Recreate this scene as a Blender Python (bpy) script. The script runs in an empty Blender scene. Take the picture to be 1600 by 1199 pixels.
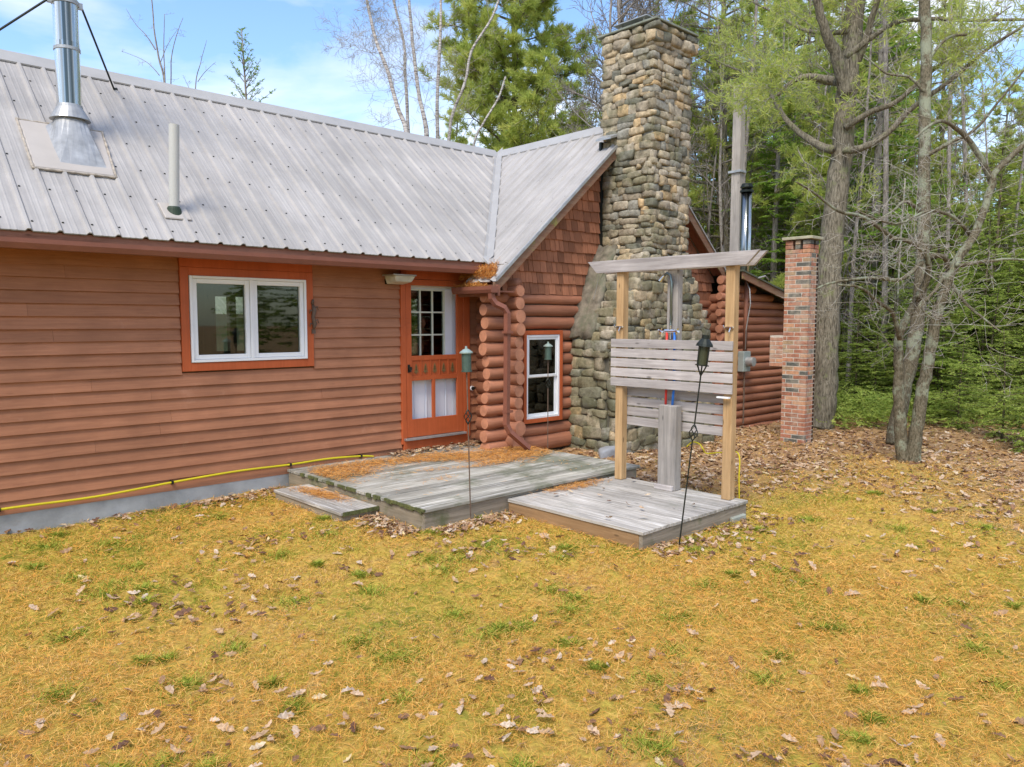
import bpy, math, random
import numpy as np
from mathutils import Vector, Matrix
rng = np.random.default_rng(7); random.seed(7)
sc = bpy.context.scene
COL = sc.collection
R_ = math.radians
# ------------------------------------------------------------------ camera
FPX = 1193.0; PT = math.atan(97/1193.0); AZ = R_(46.9); CH = 1.9
Fv = np.array([math.cos(AZ)*math.cos(PT), math.sin(AZ)*math.cos(PT), -math.sin(PT)])
Rv = np.array([math.sin(AZ), -math.cos(AZ), 0.0]); Uv = np.cross(Rv, Fv)
CP = np.array([0, 0, CH])
cam = bpy.data.objects.new('camera', bpy.data.cameras.new('camera')); COL.objects.link(cam)
M = Matrix.Identity(4)
for i in range(3):
    M[i][0] = Rv[i]; M[i][1] = Uv[i]; M[i][2] = -Fv[i]; M[i][3] = CP[i]
cam.matrix_world = M
cam.data.sensor_width = 36; cam.data.lens = FPX/1600*36; cam.data.clip_end = 800
sc.camera = cam
def PTW(px, py, d):      # a point seen in direction (px,py) at distance d
    return tuple(CP + Fv*d + Rv*(px-800)/FPX*d + Uv*(599.5-py)/FPX*d)
def ground_h(x, y):
    x = np.asarray(x, float); y = np.asarray(y, float)
    h = .055*np.exp(-((x-4.3)**2+(y-6.3)**2)/2.25) + .10*np.exp(-((x-8.3)**2+(y-7.1)**2)/1.6)
    h = h + .012*np.sin(x*1.7+.6*y)*np.cos(y*1.3-.4*x) + .006*np.sin(4.1*x+1.3)*np.sin(3.7*y)
    far = np.clip((np.hypot(x-8, y-5)-9)/15, 0, 1)
    return h + far*.25*(np.sin(x*.35)*np.cos(y*.3))
# ------------------------------------------------------------------ node helpers
def newmat(name):
    m = bpy.data.materials.new(name); m.use_nodes = True
    nt = m.node_tree; b = nt.nodes['Principled BSDF']
    return m, nt, b
def nd(nt, t, **k):
    n = nt.nodes.new(t)
    for a, v in k.items():
        if a.startswith('i_'): n.inputs[a[2:].replace('_', ' ')].default_value = v
        else: setattr(n, a, v)
    return n
def coords(nt, scale=(1, 1, 1), kind='Object', rot=(0, 0, 0)):
    tc = nd(nt, 'ShaderNodeTexCoord'); mp = nd(nt, 'ShaderNodeMapping')
    mp.inputs['Scale'].default_value = scale; mp.inputs['Rotation'].default_value = rot
    nt.links.new(tc.outputs[kind], mp.inputs[0]); return mp.outputs[0]
def noise(nt, vec, scale=5, detail=4, rough=.55, dist=0):
    n = nd(nt, 'ShaderNodeTexNoise'); n.inputs['Scale'].default_value = scale
    n.inputs['Detail'].default_value = detail; n.inputs['Roughness'].default_value = rough
    n.inputs['Distortion'].default_value = dist
    nt.links.new(vec, n.inputs['Vector']); return n.outputs['Fac']
def ramp(nt, fac, stops, interp='LINEAR'):
    r = nd(nt, 'ShaderNodeValToRGB'); cr = r.color_ramp; cr.interpolation = interp
    while len(cr.elements) < len(stops): cr.elements.new(.5)
    for e, (p, c) in zip(cr.elements, stops):
        e.position = p; e.color = (c[0], c[1], c[2], 1) if hasattr(c, '__len__') else (c, c, c, 1)
    nt.links.new(fac, r.inputs[0]); return r.outputs[0]
def mix(nt, fac, a, b, mode='MIX'):
    n = nd(nt, 'ShaderNodeMix', data_type='RGBA', blend_type=mode)
    for s, v in ((0, fac), (6, a), (7, b)):
        if hasattr(v, 'is_linked') or isinstance(v, bpy.types.NodeSocket): nt.links.new(v, n.inputs[s])
        elif s == 0: n.inputs[0].default_value = v
        else: n.inputs[s].default_value = (v[0], v[1], v[2], 1)
    return n.outputs[2]
def attr(nt, name='rnd'):
    return nd(nt, 'ShaderNodeAttribute', attribute_name=name).outputs['Fac']
def bump(nt, b, h, strength=.3, dist=.01):
    n = nd(nt, 'ShaderNodeBump'); n.inputs['Strength'].default_value = strength; n.inputs['Distance'].default_value = dist
    nt.links.new(h, n.inputs['Height']); nt.links.new(n.outputs[0], b.inputs['Normal'])
def setc(nt, b, c):
    if isinstance(c, bpy.types.NodeSocket): nt.links.new(c, b.inputs['Base Color'])
    else: b.inputs['Base Color'].default_value = (c[0], c[1], c[2], 1)
def wood(name, c1, c2, axis=0, rough=.8, var=.3, grain=26, moss=None, knots=.75, bs=.35, wear=None):
    m, nt, b = newmat(name)
    s = [grain]*3; s[axis] = grain*.06
    v = coords(nt, s); n1 = noise(nt, v, 1.6, 6, .65, .6)
    v2 = coords(nt, (1, 1, 1)); n2 = noise(nt, v2, 2.2, 5, .6)
    col = ramp(nt, n1, [(.3, c1), (.68, c2)])
    rv = ramp(nt, attr(nt), [(0, 1-var), (1, 1+var*.6)])
    col = mix(nt, 1.0, col, rv, 'MULTIPLY')
    col = mix(nt, .35, col, ramp(nt, n2, [(.3, .55), (.7, 1.25)]), 'MULTIPLY')
    # knots
    kv = coords(nt, [3.0 if i == axis else 9.0 for i in range(3)])
    vo = nd(nt, 'ShaderNodeTexVoronoi'); vo.inputs['Scale'].default_value = 1.0; nt.links.new(kv, vo.inputs['Vector'])
    col = mix(nt, ramp(nt, vo.outputs['Distance'], [(.06, knots), (.12, 0)]), col, tuple(x*.35 for x in c1))
    if wear: col = mix(nt, ramp(nt, noise(nt, coords(nt, s), .8, 7, .75, .2), [(.56, 0), (.66, .8)]), col, wear)
    if moss: col = mix(nt, ramp(nt, noise(nt, v2, moss[1], 7, .7, .3), [(moss[2], 0), (moss[2]+.12, moss[3])]), col, moss[0])
    setc(nt, b, col); b.inputs['Roughness'].default_value = rough; b.inputs['Specular IOR Level'].default_value = .25
    bump(nt, b, n1, bs, .006)
    return m
def simple(name, c, rough=.6, metal=0, nv=.25, ns=6, bs=.1, dirt=None):
    m, nt, b = newmat(name); v = coords(nt)
    n = noise(nt, v, ns, 6, .6)
    col = mix(nt, 1, c, ramp(nt, n, [(.25, 1-nv), (.75, 1+nv*.6)]), 'MULTIPLY')
    if dirt: col = mix(nt, ramp(nt, noise(nt, v, dirt[1], 8, .7), [(dirt[2], 0), (dirt[2]+.15, dirt[3])]), col, dirt[0])
    setc(nt, b, col); b.inputs['Roughness'].default_value = rough; b.inputs['Metallic'].default_value = metal
    b.inputs['Specular IOR Level'].default_value = .3
    bump(nt, b, noise(nt, v, ns*12, 4), bs, .004)
    return m
MT = {}
MT['siding'] = wood('siding_paint', (.335, .142, .074), (.44, .195, .102), 0, .62, .16, 22, bs=.2, knots=.15, moss=((.56, .30, .19), 3.2, .62, .35))
MT['log'] = wood('log_paint', (.29, .118, .066), (.42, .178, .10), 0, .6, .25, 14, bs=.3, knots=.2)
MT['logy'] = wood('log_paint_side', (.29, .118, .066), (.42, .178, .10), 1, .6, .25, 14, bs=.3, knots=.2)
MT['logend'] = simple('log_end_paint', (.48, .215, .125), .7, 0, .3, 9, .3)
MT['shake'] = wood('shingle_stain', (.29, .115, .06), (.42, .175, .092), 2, .8, .4, 30, moss=((.12, .10, .04), 1.7, .6, .5))
MT['trim'] = wood('red_trim_paint', (.42, .092, .028), (.50, .115, .038), 2, .5, .06, 18, bs=.1, knots=.05)
MT['fascia'] = wood('fascia_paint', (.20, .075, .045), (.30, .13, .085), 0, .65, .15, 18, moss=((.20, .19, .06), 3, .62, .6))
MT['rake'] = wood('rake_board', (.26, .17, .11), (.20, .09, .05), 0, .7, .15, 12, moss=((.25, .25, .06), 4, .55, .8))
MT['gutter'] = simple('gutter_brown', (.22, .085, .055), .45, .0, .15, 5, .05, ((.2, .22, .06), 3, .62, .4))
MT['white'] = simple('white_vinyl', (.78, .79, .80), .4, 0, .05, 4, .02)
MT['doorwhite'] = simple('white_door_paint', (.72, .74, .78), .45, 0, .05, 4, .02)
MT['cream'] = simple('cream_muntin', (.62, .64, .52), .5, 0, .05, 4, .02)
MT['concrete'] = simple('foundation_concrete', (.36, .37, .37), .9, 0, .4, 3, .5, ((.25, .19, .13), 2.5, .6, .5))
MT['black'] = simple('black_metal', (.03, .035, .03), .45, .6, .2, 10, .1)
MT['greenmetal'] = simple('green_patina_metal', (.09, .14, .115), .5, .5, .3, 14, .1)
MT['rust'] = simple('rusty_iron', (.16, .11, .08), .7, .3, .4, 20, .3)
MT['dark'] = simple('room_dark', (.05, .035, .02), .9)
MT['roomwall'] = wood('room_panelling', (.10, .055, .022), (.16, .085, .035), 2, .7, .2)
MT['chrome'] = simple('chrome', (.75, .76, .78), .15, 1, .05)
MT['copper'] = simple('steel_riser', (.20, .24, .23), .35, .8, .2)
MT['red'] = simple('red_hose', (.55, .04, .03), .4); MT['blue'] = simple('blue_hose', (.03, .16, .55), .4)
MT['yellow'] = simple('yellow_hose', (.62, .52, .02), .45, 0, .15)
MT['deck'] = wood('weathered_deck', (.18, .17, .135), (.50, .475, .415), 0, .85, .35, 22, moss=((.10, .115, .06), 1.3, .5, .65), wear=(.68, .67, .63))
MT['decky'] = wood('weathered_platform', (.24, .22, .19), (.56, .525, .475), 1, .85, .25, 22, moss=((.16, .17, .13), 1.5, .56, .5), wear=(.70, .68, .64))
MT['skirt'] = wood('deck_skirt', (.17, .14, .10), (.33, .28, .22), 0, .85, .1, 18, moss=((.09, .11, .04), 2, .55, .7))
MT['skirty'] = wood('deck_skirt_side', (.19, .16, .11), (.33, .28, .21), 1, .85, .1, 18, moss=((.09, .11, .04), 2, .52, .7))
MT['treated'] = wood('treated_board', (.24, .14, .065), (.40, .25, .13), 1, .8, .1, 14)
MT['greyboard'] = wood('grey_cedar_board', (.30, .27, .26), (.52, .48, .46), 1, .85, .18, 20, bs=.3)
MT['greypost'] = wood('grey_post', (.22, .205, .19), (.38, .35, .32), 2, .85, .1, 18)
MT['newpost'] = wood('tan_post', (.36, .22, .10), (.56, .37, .19), 2, .8, .1, 16)
MT['pole'] = wood('weathered_pole', (.30, .27, .24), (.48, .43, .38), 2, .85, .1, 18)
MT['flat_tin'] = simple('painted_valley_tin', (.39, .38, .365), .5, .2, .12, 3, .1, ((.30, .26, .22), 8, .66, .5))
MT['sheet'] = simple('flashing_sheet', (.44, .40, .36), .5, .1, .12, 2, .1, ((.28, .22, .17), 5, .62, .6))
MT['rock'] = simple('grey_rock', (.28, .29, .31), .85, 0, .3, 5, .5)
MT['block'] = simple('concrete_block', (.33, .35, .30), .95, 0, .3, 12, .6)
MT['grey_box'] = simple('meter_grey', (.33, .38, .36), .5, .3, .15)
MT['galv'] = simple('galvanised', (.42, .425, .42), .42, .55, .35, 8)
MT['mortar'] = simple('old_mortar', (.12, .11, .085), .95, 0, .5, 6, .5, ((.42, .40, .35), 3, .56, .7))
MT['shoulder'] = simple('rendered_shoulder', (.21, .18, .135), .9, 0, .7, 9, .9, ((.12, .13, .08), 3.5, .5, .75))
# standing roof metal
def roofmat(name, ax):
    m, nt, b = newmat(name)
    s = [9, 9, 9]; s[ax] = .55; s[2] = .55
    st = noise(nt, coords(nt, s), 1.5, 7, .7)
    bl = noise(nt, coords(nt), 1.1, 7, .65)
    fine = noise(nt, coords(nt), 26, 5, .7)
    c = ramp(nt, st, [(.3, (.31, .30, .29)), (.62, (.40, .388, .37))])
    c = mix(nt, .75, c, ramp(nt, bl, [(.38, (.78, .76, .75)), (.62, (1.06, 1.03, 1.02))]), 'MULTIPLY')
    sp = mix(nt, 1, ramp(nt, fine, [(.54, 0), (.72, .6)]), ramp(nt, bl, [(.42, 1), (.56, .0)]), 'MULTIPLY')
    c = mix(nt, sp, c, (.30, .28, .27))
    setc(nt, b, c); b.inputs['Roughness'].default_value = .6; b.inputs['Metallic'].default_value = .0; b.inputs['Specular IOR Level'].default_value = .25
    bump(nt, b, st, .08, .004)
    return m
MT['roof'] = roofmat('galvanised_roof', 1); MT['roofx'] = roofmat('galvanised_roof_wing', 0)
def steelpipe():
    m, nt, b = newmat('bright_flue_steel')
    n = noise(nt, coords(nt, (16, 16, .06)), 1, 3)
    setc(nt, b, ramp(nt, n, [(.38, (.10, .11, .10)), (.5, (.45, .46, .44)), (.62, (.85, .86, .84))]))  # vertical dark-to-bright streaks paint the pipe's reflections into its base colour
    b.inputs['Metallic'].default_value = 1; b.inputs['Roughness'].default_value = .22
    bump(nt, b, n, .5, .01)
    return m
MT['flue'] = steelpipe()
def glass():
    m, nt, b = newmat('window_glass')
    b.inputs['Base Color'].default_value = (.85, .92, .88, 1); b.inputs['Roughness'].default_value = .02
    tr = nd(nt, 'ShaderNodeBsdfTransparent'); tr.inputs[0].default_value = (.62, .70, .62, 1)
    gl = nd(nt, 'ShaderNodeBsdfGlossy'); gl.inputs['Roughness'].default_value = .02
    fr = nd(nt, 'ShaderNodeFresnel'); fr.inputs[0].default_value = 1.7
    mx = nd(nt, 'ShaderNodeMixShader')
    nt.links.new(fr.outputs[0], mx.inputs[0]); nt.links.new(tr.outputs[0], mx.inputs[1]); nt.links.new(gl.outputs[0], mx.inputs[2])
    nt.links.new(mx.outputs[0], nt.nodes['Material Output'].inputs[0])
    return m
MT['glass'] = glass()
def stonemat():
    m, nt, b = newmat('field_stone')
    rv = attr(nt)
    c = ramp(nt, rv, [(0, (.25, .215, .15)), (.14, (.35, .30, .21)), (.3, (.27, .255, .21)), (.42, (.42, .33, .21)), (.55, (.16, .155, .12)), (.66, (.37, .32, .24)), (.82, (.46, .33, .18)), (.86, (.28, .235, .17)), (1, (.46, .41, .33))], 'CONSTANT')
    v = coords(nt); n = noise(nt, v, 11, 8, .7); n2 = noise(nt, v, 3, 5, .65)
    c = mix(nt, 1, c, ramp(nt, n, [(.3, .5), (.7, 1.6)]), 'MULTIPLY')
    sx = nd(nt, 'ShaderNodeSeparateXYZ'); nt.links.new(coords(nt), sx.inputs[0])
    lowz = ramp(nt, sx.outputs[2], [(0, 1), (1, 0)]); zz_ = nd(nt, 'ShaderNodeMapRange'); zz_.inputs[1].default_value = 1.6; zz_.inputs[2].default_value = 3.2; zz_.inputs[3].default_value = .12; zz_.inputs[4].default_value = 0
    nt.links.new(sx.outputs[2], zz_.inputs[0]); ad = nd(nt, 'ShaderNodeMath', operation='ADD'); nt.links.new(n2, ad.inputs[0]); nt.links.new(zz_.outputs[0], ad.inputs[1])
    c = mix(nt, ramp(nt, ad.outputs[0], [(.50, 0), (.64, .6)]), c, (.115, .115, .055))
    c = mix(nt, ramp(nt, noise(nt, v, 17, 6, .7), [(.64, 0), (.70, .6)]), c, (.40, .40, .36))
    setc(nt, b, c); b.inputs['Roughness'].default_value = .85; b.inputs['Specular IOR Level'].default_value = .2
    bump(nt, b, n, 1, .03)
    return m
MT['stone'] = stonemat()
def brickmat():
    m, nt, b = newmat('chimney_brick')
    rv = attr(nt); v = coords(nt)
    c = ramp(nt, rv, [(0, (.36, .15, .09)), (.3, (.43, .20, .12)), (.5, (.32, .13, .075)), (.64, (.48, .25, .14)), (.8, (.10, .10, .085)), (.9, (.36, .24, .14)), (1, (.25, .13, .08))], 'CONSTANT')
    c = mix(nt, 1, c, ramp(nt, noise(nt, v, 20, 6, .7), [(.3, .65), (.7, 1.35)]), 'MULTIPLY')
    c = mix(nt, ramp(nt, noise(nt, v, 2.4, 7, .7), [(.48, 0), (.66, .6)]), c, (.50, .43, .33))
    setc(nt, b, c); b.inputs['Roughness'].default_value = .9
    bump(nt, b, noise(nt, v, 60, 4), .4, .006)
    return m
MT['brick'] = brickmat()
MT['brickmortar'] = simple('brick_mortar', (.56, .50, .42), .95, 0, .3, 20, .3)
def leafmat(name, stops, trans=.35, rough=.6, mottled=False):
    m, nt, b = newmat(name)
    c = ramp(nt, attr(nt), stops)
    if mottled: c = mix(nt, 1, c, ramp(nt, noise(nt, coords(nt), 45, 5, .7), [(.32, .5), (.68, 1.4)]), 'MULTIPLY')
    setc(nt, b, c); b.inputs['Roughness'].default_value = rough; b.inputs['Specular IOR Level'].default_value = .2
    t = nd(nt, 'ShaderNodeBsdfTranslucent'); nt.links.new(c, t.inputs[0])
    mx = nd(nt, 'ShaderNodeMixShader'); mx.inputs[0].default_value = trans
    nt.links.new(b.outputs[0], mx.inputs[1]); nt.links.new(t.outputs[0], mx.inputs[2])
    nt.links.new(mx.outputs[0], nt.nodes['Material Output'].inputs[0])
    return m
MT['fir'] = leafmat('fir_needles', [(0, (.13, .25, .035)), (.5, (.26, .42, .06)), (1, (.46, .52, .15))], .5)
MT['hemlock'] = leafmat('hemlock_needles', [(0, (.21, .31, .06)), (.5, (.37, .47, .10)), (1, (.56, .60, .18))], .5)
MT['pine'] = leafmat('pine_needles_green', [(0, (.30, .40, .09)), (.5, (.50, .57, .14)), (.85, (.68, .66, .20)), (1, (.72, .58, .20))], .55)
MT['grass'] = leafmat('grass_blades', [(0, (.18, .28, .03)), (.2, (.38, .44, .045)), (0.36, (.64, .50, .09)), (.52, (.76, .50, .13)), (.70, (.72, .45, .19)), (.85, (.60, .44, .25)), (1, (.38, .28, .18))], .3)
MT['green_grass'] = leafmat('green_tuft', [(0, (.30, .40, .05)), (1, (.56, .60, .10))], .3)
MT['needle'] = leafmat('fallen_pine_needles', [(0, (.46, .19, .035)), (.5, (.72, .34, .06)), (1, (.80, .50, .16))], .1)
MT['needle2'] = leafmat('rusty_needles', [(0, (.42, .17, .04)), (.5, (.66, .31, .075)), (1, (.78, .45, .15))], .1)
MT['leaf'] = leafmat('fallen_leaves', [(0, (.12, .06, .04)), (.22, (.26, .14, .075)), (.5, (.42, .27, .15)), (.75, (.54, .38, .245)), (.93, (.58, .47, .36)), (1, (.64, .48, .22))], .15, mottled=True)
MT['twigleaf'] = leafmat('sparse_leaves', [(0, (.16, .15, .04)), (1, (.34, .28, .09))], .35)
def bark(name, c1, c2, lich=None, sc=(14, 14, 3), lt=.56):
    m, nt, b = newmat(name)
    n = noise(nt, coords(nt, sc), 1.6, 7, .65, .4)
    c = ramp(nt, n, [(.36, c1), (.62, c2)])
    if lich: c = mix(nt, ramp(nt, noise(nt, coords(nt), 3.5, 7, .7), [(lt, 0), (lt+.08, .75)]), c, lich)
    setc(nt, b, c); b.inputs['Roughness'].default_value = .9; b.inputs['Specular IOR Level'].default_value = .15
    bump(nt, b, n, .9, .03)
    return m
MT['bark_pine'] = bark('pine_bark', (.07, .06, .042), (.27, .24, .18), (.20, .22, .10), (26, 26, 4))
MT['bark_lichen'] = bark('lichen_bark', (.07, .06, .035), (.22, .19, .13), (.32, .35, .25), (34, 34, 14), .50)
MT['bark_mossy'] = bark('mossy_bark', (.06, .05, .035), (.17, .14, .09), (.16, .19, .05), (12, 12, 4), .52)
MT['bark_grey'] = bark('grey_bark', (.13, .115, .10), (.32, .29, .26), (.30, .33, .26), (16, 16, 5), .6)
MT['bark_birch'] = bark('birch_bark', (.10, .08, .07), (.66, .62, .58), None, (3, 3, 24))
MT['twig'] = bark('bare_twigs', (.24, .21, .17), (.45, .42, .36), (.50, .54, .44), (8, 8, 8), .54)
def groundmat():
    m, nt, b = newmat('lawn_ground'); v = coords(nt)
    a = noise(nt, v, .9, 6, .65); f = noise(nt, v, 24, 6, .75); f2 = noise(nt, v, 5.5, 7, .7)
    lawn = ramp(nt, mix(nt, .5, a, f2), [(.38, (.22, .24, .03)), (.46, (.46, .34, .06)), (.55, (.56, .36, .08)), (.66, (.48, .30, .11))])
    lawn = mix(nt, 1, lawn, ramp(nt, f, [(.3, .45), (.7, 1.3)]), 'MULTIPLY')
    lit = ramp(nt, f, [(.3, (.17, .10, .045)), (.5, (.38, .23, .11)), (.7, (.55, .38, .22))])
    c = mix(nt, attr(nt, 'litter'), lawn, lit)
    setc(nt, b, c); b.inputs['Roughness'].default_value = .95; b.inputs['Specular IOR Level'].default_value = .1
    bump(nt, b, f, .8, .03)
    return m
MT['ground'] = groundmat()
# ------------------------------------------------------------------ mesh helpers
def tag(o, label=None, cat=None, group=None, kind=None):
    if label: o['label'] = label
    if cat: o['category'] = cat
    if group: o['group'] = group
    if kind: o['kind'] = kind
    return o
def empty(name, loc=(0, 0, 0), **k):
    o = bpy.data.objects.new(name, None); COL.objects.link(o); o.location = loc; o.empty_display_size = .2
    return tag(o, **k)
def wloc(o):
    v = Vector((0, 0, 0))
    while o is not None: v += o.location; o = o.parent
    return v
class MB:
    def __init__(s): s.v = []; s.f = []; s.r = []; s.rnd = 0.5; s.m = []; s.mi = 0
    def add(s, vs, fs, r=None):
        b = len(s.v); r = random.random() if r is None else r
        s.v += [tuple(p) for p in vs]; s.r += [r]*len(vs)
        s.f += [tuple(i+b for i in f) for f in fs]; s.m += [s.mi]*len(fs)
        return s
    def box(s, x0, x1, y0, y1, z0, z1, r=None):
        vs = [(x, y, z) for x in (x0, x1) for y in (y0, y1) for z in (z0, z1)]
        return s.add(vs, [(0, 1, 3, 2), (4, 6, 7, 5), (0, 4, 5, 1), (2, 3, 7, 6), (0, 2, 6, 4), (1, 5, 7, 3)], r)
    def hexa(s, p, r=None):  # 8 corners: bottom 4 ccw, top 4 ccw
        return s.add(p, [(3, 2, 1, 0), (4, 5, 6, 7), (0, 1, 5, 4), (1, 2, 6, 5), (2, 3, 7, 6), (3, 0, 4, 7)], r)
    def prism(s, poly, d, r=None):  # extrude polygon by vector d
        n = len(poly); q = [tuple(a+b for a, b in zip(p, d)) for p in poly]
        return s.add(list(poly)+q, [tuple(range(n))[::-1], tuple(range(n, 2*n))]+[(i, (i+1) % n, n+(i+1) % n, n+i) for i in range(n)], r)
    def tube(s, pts, rad, n=8, cap=True, r=None, wob=0):
        pts = [Vector(p) for p in pts]; k = len(pts)
        if not hasattr(rad, '__len__'): rad = [rad]*k
        vs = []; fs = []; t = (pts[1]-pts[0]).normalized()
        u = t.orthogonal().normalized()
        for i, p in enumerate(pts):
            t = (pts[min(i+1, k-1)]-pts[max(i-1, 0)]).normalized()
            u = (u-t*u.dot(t)); u = u.normalized() if u.length > 1e-6 else t.orthogonal().normalized()
            w = t.cross(u)
            for j in range(n):
                a = 2*math.pi*j/n; rr = rad[i]*(1+wob*(random.random()-.5))
                vs.append(p+(u*math.cos(a)+w*math.sin(a))*rr)
        for i in range(k-1):
            for j in range(n): fs.append((i*n+j, i*n+(j+1) % n, (i+1)*n+(j+1) % n, (i+1)*n+j))
        if cap: fs += [tuple(range(n))[::-1], tuple(range((k-1)*n, k*n))]
        return s.add(vs, fs, r)
    def build(s, name, mat, parent=None, smooth=False, bevel=0, autosm=None):
        me = bpy.data.meshes.new(name)
        o = bpy.data.objects.new(name, me); COL.objects.link(o)
        off = wloc(parent) if parent is not None else Vector((0, 0, 0))
        vs = [(p[0]-off.x, p[1]-off.y, p[2]-off.z) for p in s.v]
        me.from_pydata(vs, [], s.f)
        a = me.attributes.new('rnd', 'FLOAT', 'POINT'); a.data.foreach_set('value', np.array(s.r, 'f'))
        for mm in (mat if isinstance(mat, (list, tuple)) else [mat]): me.materials.append(mm)
        if isinstance(mat, (list, tuple)): me.polygons.foreach_set('material_index', s.m)
        if smooth: me.polygons.foreach_set('use_smooth', [True]*len(s.f))
        me.validate(); me.update()
        if parent is not None: o.parent = parent
        if bevel:
            b = o.modifiers.new('bevel', 'BEVEL'); b.width = bevel; b.segments = 1; b.limit_method = 'ANGLE'
        return o
def fast(name, V, nper, rnd, mat, parent=None, smooth=False, F=None):
    """V (N*nper,3): N separate polygons of nper corners"""
    V = np.asarray(V, 'f').reshape(-1, 3)
    me = bpy.data.meshes.new(name); me.vertices.add(len(V)); me.vertices.foreach_set('co', V.ravel())
    if F is None: F = np.arange(len(V)).reshape(-1, nper)
    F = np.asarray(F, 'i'); n, k = F.shape
    me.loops.add(n*k); me.loops.foreach_set('vertex_index', F.ravel())
    me.polygons.add(n); me.polygons.foreach_set('loop_start', np.arange(0, n*k, k, dtype='i'))
    if smooth: me.polygons.foreach_set('use_smooth', np.ones(n, bool))
    me.update(calc_edges=True)
    a = me.attributes.new('rnd', 'FLOAT', 'POINT'); a.data.foreach_set('value', np.asarray(rnd, 'f'))
    me.materials.append(mat)
    o = bpy.data.objects.new(name, me); COL.objects.link(o)
    if parent is not None: o.parent = parent
    return o
def unit(a): return a/np.maximum(np.linalg.norm(a, axis=1, keepdims=True), 1e-9)

# ================================================================== SKY, SUN
w = bpy.data.worlds.new('World'); sc.world = w; w.use_nodes = True; nt = w.node_tree
bg = nt.nodes['Background']; bg.inputs[1].default_value = .13
sky = nd(nt, 'ShaderNodeTexSky', sky_type='NISHITA'); sky.sun_disc = False
SUN_AZ, SUN_EL = R_(205), R_(52)      # direction towards the sun, ccw from +X
sky.sun_elevation = SUN_EL; sky.sun_rotation = R_(90)-SUN_AZ; sky.air_density = 1.3; sky.ozone_density = 2.0; sky.dust_density = .6
tc = nd(nt, 'ShaderNodeTexCoord'); mp = nd(nt, 'ShaderNodeMapping'); mp.inputs['Scale'].default_value = (1.0, 1.0, 3.2)
mp.inputs['Rotation'].default_value = (.25, .1, .3)
nt.links.new(tc.outputs['Generated'], mp.inputs[0])
cl = noise(nt, mp.outputs[0], 2.1, 7, .52, .35)
cf = ramp(nt, cl, [(.44, 0), (.56, .45), (.70, .95)])
skyc = mix(nt, 1, sky.outputs[0], (.92, 1.04, 1.26), 'MULTIPLY')
nt.links.new(mix(nt, cf, skyc, (6.8, 6.6, 6.3)), bg.inputs[0])
sl = bpy.data.lights.new('sun', 'SUN'); sl.energy = 2.4; sl.angle = R_(24); sl.color = (1, .91, .77)
so = bpy.data.objects.new('sun', sl); COL.objects.link(so)
sd = Vector((math.cos(SUN_AZ)*math.cos(SUN_EL), math.sin(SUN_AZ)*math.cos(SUN_EL), math.sin(SUN_EL)))
so.rotation_euler = sd.to_track_quat('Z', 'Y').to_euler()
sc.view_settings.view_transform = 'Standard'; sc.view_settings.look = 'None'; sc.view_settings.gamma = 1
sc.view_settings.exposure = 0.78

# ================================================================== GROUND
def litter(x, y):
    """1 = leaf litter of the wood, 0 = mossy lawn"""
    x = np.asarray(x, float); y = np.asarray(y, float)
    wob = .35*np.sin(x*1.3+y*.7)+.25*np.sin(2.9*x-1.7*y)+.12*np.sin(7*x+5*y)
    a = (x-6.9+.15*(3.6-y)+wob)/1.2                 # right of the shower platform
    a = np.where(y < 5.2, (x-8.0+(y-3.2)*-.9+wob*1.3)/3.6, a)
    a3 = np.where(x > 6.4, (y-(3.75-.255*(x-6.5))+wob*.8)/1.9, 0); a = np.maximum(a, np.minimum(a3, np.clip((x-6.3)/.5, 0, 1)))
    b = (np.hypot(x, y)-12.3+wob)/1.4
    c = np.clip(1-np.abs(y-8.0)/.25, 0, 1)*.4
    return np.clip(np.maximum(np.maximum(a, b), c), 0, 1)
def make_ground():
    def axis(lo, hi, fine0, fine1, st): 
        a = np.arange(fine0, fine1, st); l = fine0-np.geomspace(.3, fine0-lo, 28)[::-1]; h = fine1+np.geomspace(.3, hi-fine1, 28)
        return np.concatenate([l, a, h])
    X = axis(-300, 400, -4, 18, .08); Y = axis(-300, 400, -4, 14, .08)
    gx, gy = np.meshgrid(X, Y, indexing='ij'); z = ground_h(gx, gy)
    z += .012*rng.standard_normal(z.shape)*((gx > -4) & (gx < 18) & (gy > -4) & (gy < 14))
    n, m = gx.shape; V = np.stack([gx, gy, z], -1).reshape(-1, 3)
    I = np.arange(n*m).reshape(n, m); F = np.stack([I[:-1, :-1], I[1:, :-1], I[1:, 1:], I[:-1, 1:]], -1).reshape(-1, 4)
    o = fast('ground', V, 4, np.zeros(len(V)), MT['ground'], smooth=True, F=F)
    a = o.data.attributes.new('litter', 'FLOAT', 'POINT'); a.data.foreach_set('value', litter(V[:, 0], V[:, 1]).astype('f'))
    tag(o, kind='structure')
make_ground()
def in_building(x, y):
    a = (y > 8.0) & (x < 7); b = (x > 6.8) & (x < 14.2) & (y > 7.25)
    c = (x > 8.05) & (x < 10.5) & (y > 6.5); d = (x > 4.0) & (x < 7.1) & (y > 5.42) & (y < 8.1)
    e = (x > 5.0) & (x < 6.65) & (y > 3.78) & (y < 5.5); f = (x > 3.6) & (x < 4.0) & (y > 6.15) & (y < 7.5)
    g = (x > 11.3) & (x < 11.62) & (y > 5.45) & (y < 5.84)
    return a | b | c | d | e | f | g
def scatter(n, dmax, dmin=2.9, power=1.0, azl=-38, azr=38):
    """points on the ground round the view, denser near"""
    u = rng.random(n); d = dmin*(dmax/dmin)**(u**power)
    az = AZ - R_(azl) - rng.random(n)*R_(azr-azl)
    x = d*np.cos(az); y = d*np.sin(az)
    k = ~in_building(x, y); return x[k], y[k]
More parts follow.
